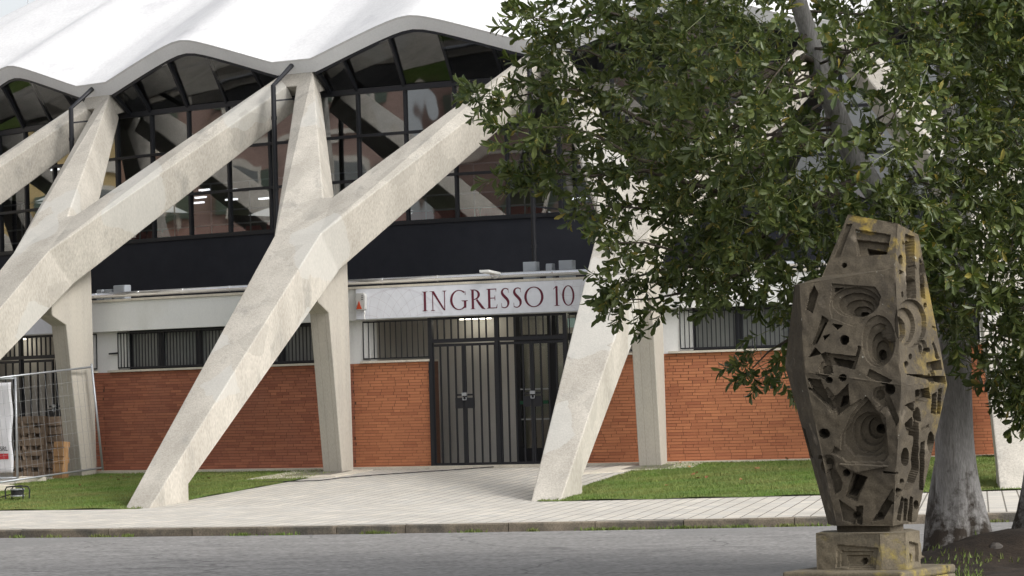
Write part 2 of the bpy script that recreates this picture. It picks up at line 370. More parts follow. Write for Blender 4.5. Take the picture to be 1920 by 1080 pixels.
# fallen leaves on the lawns
leaf_br = mat('dead_leaf', (.30, .15, .06), (.20, .09, .04), 4, .8, 0, 30)
fl = MB()
for u, v in [(208, 900), (232, 898), (222, 905), (240, 902), (378, 895), (392, 903), (150, 915), (300, 925), (420, 898), (1275, 873), (1292, 882), (1170, 896), (1300, 895), (1306, 893), (1195, 905), (1372, 873), (1475, 866), (1223, 906), (1310, 903), (1325, 902), (1420, 885), (1250, 915), (1390, 905)]:
    X = hit(u, v); s = random.uniform(.03, .06); a = random.uniform(0, 6)
    fl.add([(X[0]+s*math.cos(a+k*1.25)*(1 if k % 2 else .6), X[1]+s*math.sin(a+k*1.25), X[2]+.05+random.uniform(-.01, .03)) for k in range(5)], [(0, 1, 2, 3, 4)])
tag(fl.build('fallen_leaf', leaf_br), 'dry brown leaves scattered on the lawns', 'leaves', kind='stuff')
# weeds in the gutter
wd = []
for _ in range(46):
    p = rng.uniform(-20, 4); wd.append((p, rng.uniform(.05, .28), rng.uniform(.4, 1)))
def weed_s():
    p, w, s = wd[rng.integers(len(wd))]; pp = p+rng.normal(0, w/43/D2R*.6); r = 43.33+abs(rng.normal(0, .02)); q = pol(pp, r, 0); return q.x, q.y, road_z(43.4, pp), rng.uniform(0, .5)
blades(2600, weed_s, .015, .06, .012, 'kerb_weeds', 'small green weeds growing in the gutter along the kerb', 'weeds', grass_m)

# ------------------------------------------------------------------ the sports hall
hall = thing('sports_hall', 'round sports hall with scalloped white dome and forked concrete buttresses', 'building')
ES = 34*D2R; SR = 30/math.sin(ES); SZ = 7.991-SR*math.cos(ES)
def crest(p):                                                   # 0 at the valleys, 1 on the crest of each scallop
    a = abs(((p-PA+5) % 10)-5)*D2R*30
    return max(0.0, 1.18-math.sqrt((1.18/2.19*a)**2+.0324))
def shell(r, p):
    return SZ+math.sqrt(SR*SR-r*r)+.60*crest(p)*min(1, max(0, (r-12)/18))**1.0
rrow = [1.0, .985, .96, .93, .90, .86, .82, .78, .73, .68, .62, .56, .5, .42, .32, .2, .1, .01]
rm = MB(); NB = 24; NN = 36*NB
for f in rrow:
    for j in range(NN):
        p = PA+360*j/NN; r = 30*f+(.085*crest(p) if f == 1 else 0); rm.v.append(tuple(pol(p, r, shell(30*f, p))))
inner = [(.158, .0), (.30, .0)]
nrow = len(rrow)
for i in range(nrow-1):
    for j in range(NN): rm.f.append((i*NN+j, i*NN+(j+1) % NN, (i+1)*NN+(j+1) % NN, (i+1)*NN+j)); rm.m.append(0)
b0 = len(rm.v)                                                  # small drip edge, fascia, soffit
low = [(-.02, -.035), (-.16, -.24)]
for dr_, dz in low:
    for j in range(NN):
        p = PA+360*j/NN; c = crest(p); rm.v.append(tuple(pol(p, 30+.085*c+dr_, shell(30, p)+dz)))
for j in range(NN):
    k = (j+1) % NN
    rm.f.append((j, b0+j, b0+k, k)); rm.m.append(0)
    rm.f.append((b0+j, b0+NN+j, b0+NN+k, b0+k)); rm.m.append(1)
b1 = len(rm.v); srow = [29.6, 29.0, 28, 26.5, 24.5, 22, 19, 15, 10, 5]
for r in srow:
    for j in range(NN): p = PA+360*j/NN; rm.v.append(tuple(pol(p, r, shell(r, p)-.27)))
for j in range(NN): rm.f.append((b0+NN+j, b1+j, b1+(j+1) % NN, b0+NN+(j+1) % NN)); rm.m.append(2)
for i in range(len(srow)-1):
    for j in range(NN): rm.f.append((b1+i*NN+j, b1+(i+1)*NN+j, b1+(i+1)*NN+(j+1) % NN, b1+i*NN+(j+1) % NN)); rm.m.append(2)
roof = rm.build('roof', [white_roof, fascia_m, soffit_m], hall, smooth=True, fix=False)
md = roof.modifiers.new('edge', 'EDGE_SPLIT'); md.split_angle = math.radians(28)

# forked buttresses, local frame: x = tangential, y = -radius
def L3(r, t, z): return (t, -r, z)
def vframe(side, r, t, z):                                      # point given in the frame of the neighbouring valley (side * 5 degrees)
    a = side*5*D2R; x = r*math.sin(a)+t*math.cos(a); y = -r*math.cos(a)+t*math.sin(a); return (x, y, z)
def buttress_mesh():
    mb = MB()
    K, KD, Cc, CD = {}, {}, {}, {}
    for s in (-1, 1):
        K[s] = L3(34.034, .46*s, 4.494); KD[s] = L3(33.482, .46*s, 3.885); Cc[s] = L3(33.02, .09*s, 5.17); CD[s] = L3(32.52, .10*s, 4.60)
    names = {}
    def v(key, co): names[key] = len(mb.v); mb.v.append(tuple(co)); return names[key]
    for s in (-1, 1):
        v(('K', s), K[s]); v(('KD', s), KD[s]); v(('C', s), Cc[s]); v(('CD', s), CD[s])
        v(('F', s), L3(39.36, .205*s, -.30)); v(('F1', s), L3(37.86, .262*s, -.30)); v(('N', s), L3(37.86, .262*s, .455))
        v(('E1', s), vframe(s, 29.98, -.10*s, 7.53)); v(('E2', s), vframe(s, 29.88, -.41*s, 7.72))
        v(('E1D', s), vframe(s, 29.70, -.10*s, 7.10)); v(('E2D', s), vframe(s, 29.64, -.41*s, 7.32))
    g = names.get
    def q(*ks): mb.f.append(tuple(names[k] for k in ks)); mb.m.append(0)
    q(('F', -1), ('F', 1), ('K', 1), ('K', -1)); q(('K', -1), ('K', 1), ('C', 1), ('C', -1)); q(('C', -1), ('C', 1), ('CD', 1), ('CD', -1))
    q(('KD', -1), ('KD', 1), ('N', 1), ('N', -1)); q(('N', -1), ('N', 1), ('F1', 1), ('F1', -1)); q(('F', -1), ('F', 1), ('F1', 1), ('F1', -1))
    q(('CD', -1), ('CD', 1), ('KD', 1), ('KD', -1))
    for s in (-1, 1):
        q(('F', s), ('F1', s), ('N', s)); q(('F', s), ('N', s), ('KD', s), ('K', s))
        q(('K', s), ('E1', s), ('E2', s), ('C', s)); q(('K', s), ('KD', s), ('E1D', s), ('E1', s)); q(('C', s), ('E2', s), ('E2D', s), ('CD', s))
        q(('KD', s), ('CD', s), ('E2D', s), ('E1D', s)); q(('E1', s), ('E1D', s), ('E2D', s), ('E2', s))
    return mb.mesh('buttress')
bm_ = buttress_mesh(); bm_.materials.append(concrete)
def column_mesh():
    prof = [(33.034, .1), (33.39, 3.18), (33.73, 3.35), (33.75, 3.62), (33.3, 4.1), (32.74, 4.45), (32.70, .1)]
    mb = MB(); n = len(prof)
    mb.add([(-.192, -r, z) for r, z in prof]+[(.192, -r, z) for r, z in prof], [tuple(range(n)), tuple(range(2*n-1, n-1, -1))]+[(i, (i+1) % n, (i+1) % n+n, i+n) for i in range(n)])
    return mb.mesh('column')
cm_ = column_mesh(); cm_.materials.append(concrete_col)
def head_mesh():                                                # block where two neighbouring arms meet under the roof
    mb = MB(); prof = [(30.01, 7.50), (29.83, 7.775), (29.45, 7.80), (29.45, 7.44), (29.72, 7.36)]; n = len(prof)
    mb.add([(-.36, -r, z) for r, z in prof]+[(.36, -r, z) for r, z in prof], [tuple(range(n)), tuple(range(2*n-1, n-1, -1))]+[(i, (i+1) % n, (i+1) % n+n, i+n) for i in range(n)])
    return mb.mesh('strut_head')
hm_ = head_mesh(); hm_.materials.append(concrete)
def bev(o, w):
    m = o.modifiers.new('bevel', 'BEVEL'); m.width = w; m.segments = 2; m.limit_method = 'ANGLE'; m.angle_limit = .3
KS = range(-3, 6)
for k in KS:
    rz = (PA+10*k)*D2R
    o = link('buttress', bm_, None, hall, rz=rz); bev(o, .022)
    o = link('column', cm_, None, hall, rz=rz); bev(o, .014)
    o = link('strut_head', hm_, None, hall, rz=(PA+10*k+5)*D2R); bev(o, .02)
# downpipes from the valleys
def downpipe_mesh():
    mb = MB(); R1 = 30.28
    mb.tube([(-.02, -29.90, 7.93), (-.10, -30.42, 7.50), (-.10, -30.42, 3.62)], .047, 10)
    for z in (6.9, 5.6, 4.3): mb.tube([(-.10, -30.42, z-.03), (-.10, -30.42, z+.03)], .056, 10)
    mb.bar((-.10, -30.4, 7.22), (.10, -30.0, 7.27), .03, .03); mb.bar((-.10, -30.4, 5.0), (-.10, -29.36, 5.0), .03, .03)
    return mb.mesh('downpipe', smooth=False)
dm_ = downpipe_mesh(); dm_.materials.append(black)
for k in KS: link('downpipe', dm_, None, hall, rz=(PA+10*k+5)*D2R)

# glazing, one per bay between valleys
RG, ZT, ZB = 29.35, 7.375, 4.904
zrow = [ZB, 5.728, 6.552, ZT]
angs = [-5, -3, -1, 1, 3, 5]
def lp(a, R, z): return tuple(pol(a, R, z))
def lip(a): p = PA+a; c = crest(p); return (29.835+.085*c, shell(30, p)-.245)
pane_meshes, lun_meshes = {}, {}
def bar_mesh(name, p0, p1, w, d, up):
    m = MB().bar(p0, p1, w, d, up).mesh(name); m.materials.append(black); return m
frame_parts = []
for a in angs[:-1]: frame_parts.append(('mullion', bar_mesh('mullion', lp(a, RG, ZB), lp(a, RG, ZT), .05 if a > -5 else .07, .09, pol(a, 1, 0))))
for i, z in enumerate(zrow):
    mb = MB(); w = .10 if i == 3 else (.075 if i == 0 else .05)
    for j in range(10):
        mb.bar(lp(-5+j, RG+.004, z), lp(-4+j+.02, RG+.004, z), .10, w, (0, 0, 1))
    m = mb.mesh('transom'); m.materials.append(black); frame_parts.append(('transom', m))
for a in (-3, -1, 1, 3):
    R, z = lip(a); frame_parts.append(('lunette_mullion', bar_mesh('lunette_mullion', lp(a, RG+.01, ZT), lp(a, R-.03, z), .055, .07, pol(a, 1, 0))))
for a in (-4.15, 4.15):
    R, z = lip(a); frame_parts.append(('lunette_jamb', bar_mesh('lunette_jamb', lp(a*1.0, RG+.01, ZT), lp(a, R-.05, z), .09, .07, pol(a, 1, 0))))
mb = MB(); prev = None
for j in range(41):
    a = -4.2+8.4*j/40; R, z = lip(a); q = lp(a, R-.035, z-.01)
    if prev: mb.bar(prev, q, .07, .05, pol(a, 1, 0))
    prev = q
m = mb.mesh('lunette_head'); m.materials.append(black); frame_parts.append(('lunette_head', m))
def quadpane(name, c, nrm, th=.008):
    n = Vector(nrm).normalized()*th; vs = [Vector(q) for q in c]; k = len(vs)
    mb = MB(); mb.add(vs, [tuple(range(k))])
    m = mb.mesh(name, fix=False); m.materials.append(glass); return m
for i in range(3):
    for j in range(5):
        a0, a1 = angs[j], angs[j+1]; frame_parts.append(('pane', quadpane('pane', [lp(a0, RG, zrow[i]), lp(a1, RG, zrow[i]), lp(a1, RG, zrow[i+1]), lp(a0, RG, zrow[i+1])], pol((a0+a1)/2, 1, 0))))
la = [-4.15, -3, -1, 1, 3, 4.15]
for j in range(5):
    a0, a1 = la[j], la[j+1]; pts = [lp(a0, RG, ZT), lp(a1, RG, ZT)]
    A = [a1+(a0-a1)*q/8 for q in range(9)]
    pts += [lp(a, lip(a)[0]-.04, lip(a)[1]-.005) for a in A]
    mbp = MB(); am = (a0+a1)/2; o_ = Vector(lp(a0, RG, ZT)); e1_ = Vector(lp(a1, RG, ZT))-o_; e2_ = Vector(lp(am, lip(am)[0]-.05, lip(am)[1]-.005))-o_; nrm_ = e1_.cross(e2_).normalized()
    flat_ = lambda q: q-nrm_*((q-o_).dot(nrm_))
    for q in range(8):
        b0_, b1_ = a0+(a1-a0)*q/8, a0+(a1-a0)*(q+1)/8; tp = lambda a: flat_(Vector(lp(a, lip(a)[0]-.04, lip(a)[1]-.005))); bp_ = lambda f: Vector(lp(a0, RG, ZT)).lerp(Vector(lp(a1, RG, ZT)), f)
        mbp.add([bp_(q/8), bp_((q+1)/8), tp(b1_), tp(b0_)], [(0, 1, 2, 3)])
    lpm = mbp.mesh('lunette_pane', fix=False); lpm.materials.append(lunette_glass); frame_parts.append(('lunette_pane', lpm))
for k in range(-3, 5):
    gz_ = bpy.data.objects.new('glazing', None); COL.objects.link(gz_); gz_.parent = hall; gz_.rotation_euler = (0, 0, (PA+10*k)*D2R); gz_.empty_display_size = .1
    for nm, me in frame_parts: link(nm, me, None, gz_)
# drum, terrace roof over the outer ring, cornice, inside of the hall
arc_block(28.9, RG+.03, -75, 55, 3.3, ZB-.035, 200).build('drum_wall', darkwall, hall)
mbx = arc_block(28.5, RG-.1, 55, 285, 3.3, 7.9, 200); mbx.build('drum_rear_wall', darkwall, hall)
arc_block(28.9, 32.36, -75, 55, 3.33, 3.595, 260).build('terrace_slab', mat('terrace_felt', (.085, .085, .085), (.06, .06, .06), 2, .9, .3, 30, rand=False), hall)
arc_block(32.10, 32.40, -75, 55, 3.064, 3.60, 260).build('cornice', plaster, hall)
arc_block(32.06, 32.43, -75, 55, 3.602, 3.645, 260).build('cornice_coping', stone, hall)
mb = MB()
pts = [pol(-75+130*j/260, 32.20, 3.735) for j in range(261)]
mb.tube(pts, .05, 10); mb.build('duct', pipe_m, hall, smooth=True)
for j in range(60):
    p = -62+j*1.9; MB().tube([pol(p, 32.20, 3.735), pol(p+.06, 32.20, 3.735)], .0545, 10).build('duct_collar', pipe_m, hall) if -34 < p < 12 else None
# interior
fl_ = MB(); n = 120
for r in (4, 29.2):
    for j in range(n+1): fl_.v.append(tuple(pol(-180+360*j/n, r, 3.95)))
for j in range(n): fl_.f.append((j, j+1, n+2+j, n+1+j)); fl_.m.append(0)
fl_.build('hall_floor', inner_dark, hall)
seat_me = MB()
seat_me.box((0, 0, .22), (.44, .42, .06)); seat_me.prism([(-.22, .25), (.22, .25), (.22, .62), (.17, .70), (-.17, .70), (-.22, .62)], .17, .23); seat_me.box((0, .0, .1), (.1, .3, .2))
sm = seat_me.mesh('seat'); sm.materials.append(red_seat)
for row in range(2):
    for j in range(58):
        p = -44+j*1.05
        if (j % 14) in (12, 13): continue
        link('seat', sm, None, hall, loc=pol(p, 27.3-row*.9, 4.55-row*.0), rz=p*D2R+math.pi)
arc_block(25.6, 27.9, -60, 30, 3.95, 4.54, 100).build('seating_step', inner_dark, hall)
for z in (5.13, 5.40, 5.93):
    mb = MB(); mb.tube([pol(-60+j, 28.95, z) for j in range(91)], .018, 6); mb.build('guard_rail', galv, hall)
for j in range(46):
    MB().tube([pol(-60+j*2, 28.95, 3.95), pol(-60+j*2, 28.95, 5.93)], .016, 6).build('guard_rail_post', galv, hall)
hall_lamp_m = flat('hall_lamp_tube', (.95, .97, 1.0), .5, 0, .4, 2.2)
# strip lights inside the hall
for u, v, R in [(103, 318, 26), (150, 312, 26), (182, 322, 26), (384, 356, 25.5), (376, 370, 25.5), (372, 380, 25.5), (437, 356, 25.5), (434, 374, 25.5), (497, 372, 26), (1085, 372, 26)]:
    X = onR(u, v, R); mb = MB(); a = ang(X)
    mb.bar(pol(a-.35, R, X[2]), pol(a+.35, R, X[2]), .09, .035); mb.build('hall_lamp', hall_lamp_m, hall)
# ------------------------------------------------------------------ ground-floor ring: brick, sills, windows, grilles
RW = 32.30; ZF = .505; ZS = 2.318; ZL = 3.064; CH = (ZS-ZF)/36
brick_var = {}
def brick_mesh(mt, tone_i, ln):
    key = (mt.name, tone_i, ln)
    if key not in brick_var:
        mb = MB(); mb.box((0, .03, 0), (ln, .06, CH-.007)); m = mb.mesh('brick'); a = m.attributes.new('tone', 'FLOAT', 'POINT')
        a.data.foreach_set('value', [tone_i/6]*len(m.vertices)); m.materials.append(mt); brick_var[key] = m
    return brick_var[key]
n_ind = 0
def brick_wall(p0, p1, mt, individual=0, dull=0.0):
    global n_ind
    w = arc_block(32.02, RW-.007, p0, p1, .1, ZS, max(4, int((p1-p0)*4))).build('brick_wall', mortar, hall)
    V, T = [], []; cnt = 0
    bl = .262; st = bl/RW/D2R
    for c in range(36):
        z = ZF+CH*(c+.5); p = p0-(rng.random() if c % 2 else rng.random()+.5)*st
        while p < p1:
            ln = bl*rng.choice([1, 1, 1, .5, .96]); dp = ln/RW/D2R; a, b = max(p, p0), min(p+dp, p1); p += dp
            L_ = (b-a)*D2R*RW-.007
            if L_ < .03: continue
            pm = (a+b)/2; out = rng.normal(0, .0012); tone = min(1, max(0, rng.normal(.42+dull, .30)))
            if rng.random() < .03: tone = 1.0
            if individual and c >= 36-individual//max(1, int((p1-p0)/st)) and cnt < individual and L_ > .2:
                o = link('brick', brick_mesh(mt, int(tone*6), round(L_, 2)), None, w, loc=pol(pm, RW+out, z), rz=pm*D2R); cnt += 1; n_ind += 1; continue
            for sx, sy, sz in [(-1, 0, -1), (1, 0, -1), (1, 0, 1), (-1, 0, 1), (-1, 1, -1), (1, 1, -1), (1, 1, 1), (-1, 1, 1)]:
                V.append(tuple(pol(pm, RW+out-sy*.05, z+sz*(CH-.007)/2, sx*L_/2))); T.append(tone)
    n = len(V)//8; base = np.arange(n)[:, None, None]*8
    F = (np.array([[0, 1, 2, 3], [0, 4, 5, 1], [1, 5, 6, 2], [2, 6, 7, 3], [3, 7, 4, 0]])[None]+base).reshape(-1, 4)
    tag(link('brick_course', big_mesh('brick_course', np.array(V), F, np.array(T)), mt, w), kind='stuff')
    return w
def empty_part(name, parent=hall):
    o = bpy.data.objects.new(name, None); COL.objects.link(o); o.parent = parent; o.empty_display_size = .1; return o
def arcbar(r0, r1, p0, p1, z0, z1): return arc_block(r0, r1, p0, p1, z0, z1, max(2, int(abs(p1-p0)*2)))
gb_me = MB().box((0, -32.27, 2.71), (.014, .014, .64)).mesh('bar'); gb_me.materials.append(black)
def grille(p0, p1, step=.133):
    g = empty_part('window_grille')
    for z in (2.395, 3.028): arcbar(32.255, 32.285, p0, p1, z-.012, z+.012).build('grille_rail', black, g)
    n = int((p1-p0)/step)
    for j in range(n+1): link('bar', gb_me, None, g, rz=(p0+(p1-p0)*j/n)*D2R)
    return g
def window(p0, p1, splits):
    w = empty_part('window'); ps = [p0]+splits+[p1]
    for z0, z1 in ((2.356, 2.41), (3.0, 3.063)): arcbar(32.08, 32.15, p0, p1, z0, z1).build('window_frame', black, w)
    for i, q in enumerate(ps): arcbar(32.085, 32.165, q-.05-(.05 if 0 < i < len(ps)-1 else 0), q+.05+(.05 if 0 < i < len(ps)-1 else 0), 2.357, 3.062).build('window_post', black, w)
    for a, b in zip(ps[:-1], ps[1:]): arcbar(32.09, 32.11, a+.06, b-.06, 2.41, 3.0).build('pane', frost, w)
def wall_bay(p0, mt, ind, dull):
    brick_wall(p0, p0+10, mt, ind, dull)
    arcbar(32.0, 32.36, p0+.30, p0+9.70, ZS+.002, 2.356).build('sill', stone, hall)
    arcbar(32.0, 32.26, p0, p0+.62, 2.30, ZL).build('plaster_pier', plaster, hall); arcbar(32.0, 32.26, p0+9.38, p0+10, 2.30, ZL).build('plaster_pier', plaster, hall)
    arcbar(32.0, 32.22, p0+.62, p0+.98, 2.36, ZL).build('window_reveal', plaster, hall)
    window(p0+.98, p0+9.37, [p0+2.35, p0+3.95, p0+5.6, p0+7.2]); grille(p0+.64, p0+9.36)
    arcbar(31.9, 31.95, p0, p0+10, .4, 3.3).build('inner_wall', inner_dark, hall)
wall_bay(PA-10, brick_m, 0, .12); wall_bay(PA+10, brick_o, 220, .0)

def gate_unit(g0, g1, parent):
    """two pairs of barred leaves, posts, rail and an upper grille between angles g0 and g1"""
    g = empty_part('gate', parent); R0 = 32.30; gm = (g0+g1)/2; zr = 2.66
    def vbar(p, z0, z1, w, par, nm='bar', R=R0, d=None): MB().box((0, -R, (z0+z1)/2), (w, d or w, z1-z0)).build(nm, gate_m, par, rz=p*D2R)
    for p, w in ((g0, .075), (gm, .07), (g1, .07)): vbar(p, ZF-.02, ZL-.005, w, g, 'gate_post')
    arcbar(R0-.03, R0+.035, g0, g1, zr-.035, zr+.03).build('gate_rail', gate_m, g)
    arcbar(R0-.02, R0+.02, g0, g1, ZL-.045, ZL-.004).build('gate_head', gate_m, g)
    n = int((g1-g0)/.222)
    for j in range(1, n):
        p = g0+(g1-g0)*j/n
        if abs(p-gm) > .12: vbar(p, zr+.02, ZL-.03, .024, g)
    half = (g1-g0)/2; lw = half*.455
    for base in (g0+.06, gm+.08):
        for q, s in ((base, 0), (base+half-.13-lw, 1)):
            lf = empty_part('gate_leaf', g)
            for z0, z1 in ((ZF+.03, ZF+.075), (zr-.10, zr-.055)): arcbar(R0-.016, R0+.016, q, q+lw, z0, z1).build('leaf_rail', gate_m, lf)
            for j in range(5): vbar(q+lw*j/4, ZF+.03, zr-.055, .026 if 0 < j < 4 else .034, lf)
            e = q+lw if s == 0 else q
            arcbar(R0-.022, R0+.026, e-(.27 if s == 0 else -.0), e+(.0 if s == 0 else .27), 1.50, 1.68).build('lock_plate', gate_m, lf)
        lk = MB(); pc = base+half/2-.04
        lk.box((0, -R0-.05, 1.74), (.09, .03, .055)); lk.tube([(-.03, -R0-.05, 1.69), (-.03, -R0-.05, 1.645), (.03, -R0-.05, 1.645), (.03, -R0-.05, 1.69)], .010, 6)
        lk.build('padlock', galv, g, rz=pc*D2R)
        arcbar(R0-.01, R0+.03, pc-.28, pc+.28, 1.715, 1.745).build('hasp', gate_m, g)
    return g
green_bar = flat('green_push_bar', (.02, .12, .06), .4)
exit_m = flat('exit_sign_face', (.55, .75, .68), .4, 0, .4, .35)
def entrance_bay(p0, g0, g1, door0, brickmat, ind):
    brick_wall(p0, g0-.02, brickmat, ind, -.1); brick_wall(g1+.08, p0+10, brickmat, 0, -.1)
    arcbar(32.0, 32.36, p0+.30, g0-.03, ZS+.002, 2.356).build('sill', stone, hall); arcbar(32.0, 32.36, g1+.09, p0+9.7, ZS+.002, 2.356).build('sill', stone, hall)
    for a, b in ((p0, p0+.55), (p0+9.45, p0+10)): arcbar(32.0, 32.26, a, b, 2.30, ZL).build('plaster_pier', plaster, hall)
    grille(p0+.34, g0-.08, .19); grille(g1+.12, p0+9.66, .19)
    # lobby
    arcbar(28.2, 32.3, p0-.3, p0+10.3, .3, .497).build('lobby_floor', bed_m, hall)
    arcbar(28.2, 32.2, p0, p0+10, 3.26, 3.33).build('lobby_ceiling', beige, hall)
    arcbar(30.9, 31.0, p0, door0, .49, 3.27).build('lobby_wall', beige, hall); arcbar(30.9, 31.0, door0+2.6, p0+10, .49, 3.27).build('lobby_wall', beige, hall)
    arcbar(28.25, 28.35, p0-.3, p0+10.3, .49, 3.27).build('foyer_wall', beige, hall)
    for p in (p0+.12, p0+9.88): MB().bar(pol(p, 28.3, 1.88), pol(p, 32.1, 1.88), .1, 2.78).build('lobby_side_wall', beige, hall)
    d = empty_part('entrance_door'); a, b = door0+.02, door0+2.58; m_ = (a+b)/2
    for p, w in ((a+.08, .12), (m_, .15), (b-.08, .12)): MB().box((0, -30.95, 1.88), (w, .09, 2.77)).build('door_post', black, d, rz=p*D2R)
    for z0, z1 in ((2.62, 2.74), (3.08, 3.26), (.497, .78)): arcbar(30.91, 30.99, a, b, z0, z1).build('door_rail', black, d)
    for q0, q1 in ((a+.18, m_-.14), (m_+.14, b-.18)):
        arcbar(30.94, 30.95, q0, q1, .78, 2.62).build('door_pane', door_glass, d); arcbar(30.94, 30.95, q0, q1, 2.74, 3.08).build('door_pane', door_glass, d)
        arcbar(31.0, 31.05, q0, q1, 1.54, 1.60).build('push_bar', green_bar, d)
        for z in (1.28, 1.80): arcbar(31.0, 31.02, q0, q1, z-.012, z+.012).build('door_rung', galv, d)
    arcbar(30.2, 30.26, door0+1.35, door0+1.85, 2.86, 3.02).build('exit_sign', exit_m, hall)
    for q in (p0+2.85, p0+6.9): arcbar(31.25, 31.33, q, q+1.05, 3.035, 3.075).build('lobby_lamp', lamp_m, hall)
    arcbar(29.2, 29.3, p0+3, p0+7, 3.18, 3.22).build('foyer_lamp', lamp_m, hall)
    return gate_unit(g0, g1, hall)
GL, GR = ang(onR(811, 760, 32.3)), ang(onR(1061, 660, 32.3))
entrance_bay(PA, GL, GR, GL+1.75, brick_o, 80)
entrance_bay(PA-20, PA-20+2.7, PA-20+7.05+2.3, PA-20+5.2, brick_m, 0)
for q_ in (PA+20, PA+30, PA+40, PA-30): wall_bay(q_, brick_o if q_ > PA else brick_m, 0, .05)

# ------------------------------------------------------------------ entrance sign
sign_m = flat('sign_face', (.70, .72, .77), .45); sign_red = flat('sign_lettering', (.115, .010, .028), .5); sign_line = flat('sign_line_print', (.50, .47, .51), .5)
RSG = 32.437
sign = thing('entrance_sign', 'long white sign reading INGRESSO 10 above the barred gate', 'sign', tuple(pol(-14.3, RSG, 3.09)))
def world_part(o, parent):                                     # parent without moving
    o.parent = parent; o.matrix_parent_inverse = Matrix.Translation(-parent.location) if parent.rotation_euler.z == 0 else parent.matrix_basis.inverted(); return o
S0, S1, SZ0, SZ1 = -18.99, -9.62, 3.082, 3.598
world_part(arcbar(32.402, RSG, S0, S1, SZ0, SZ1).build('sign_panel', sign_m), sign)
for a, b, c, d in ((S0-.02, S1+.02, SZ0-.012, SZ0-.001), (S0-.02, S1+.02, SZ1+.001, SZ1+.006)):
    world_part(arcbar(32.402, RSG+.004, a, b, c, d).build('sign_edge', galv), sign)
def stroke_prism(mb, poly, p_of, lift):                        # poly: (x,z) in metres on the panel
    n = len(poly); A = [tuple(pol(p_of(x), RSG+.003+lift, z)) for x, z in poly]; B = [tuple(pol(p_of(x), RSG-.001, z)) for x, z in poly]
    mb.add(A+B, [tuple(range(n))]+[(i, i+n, (i+1) % n+n, (i+1) % n) for i in range(n)])
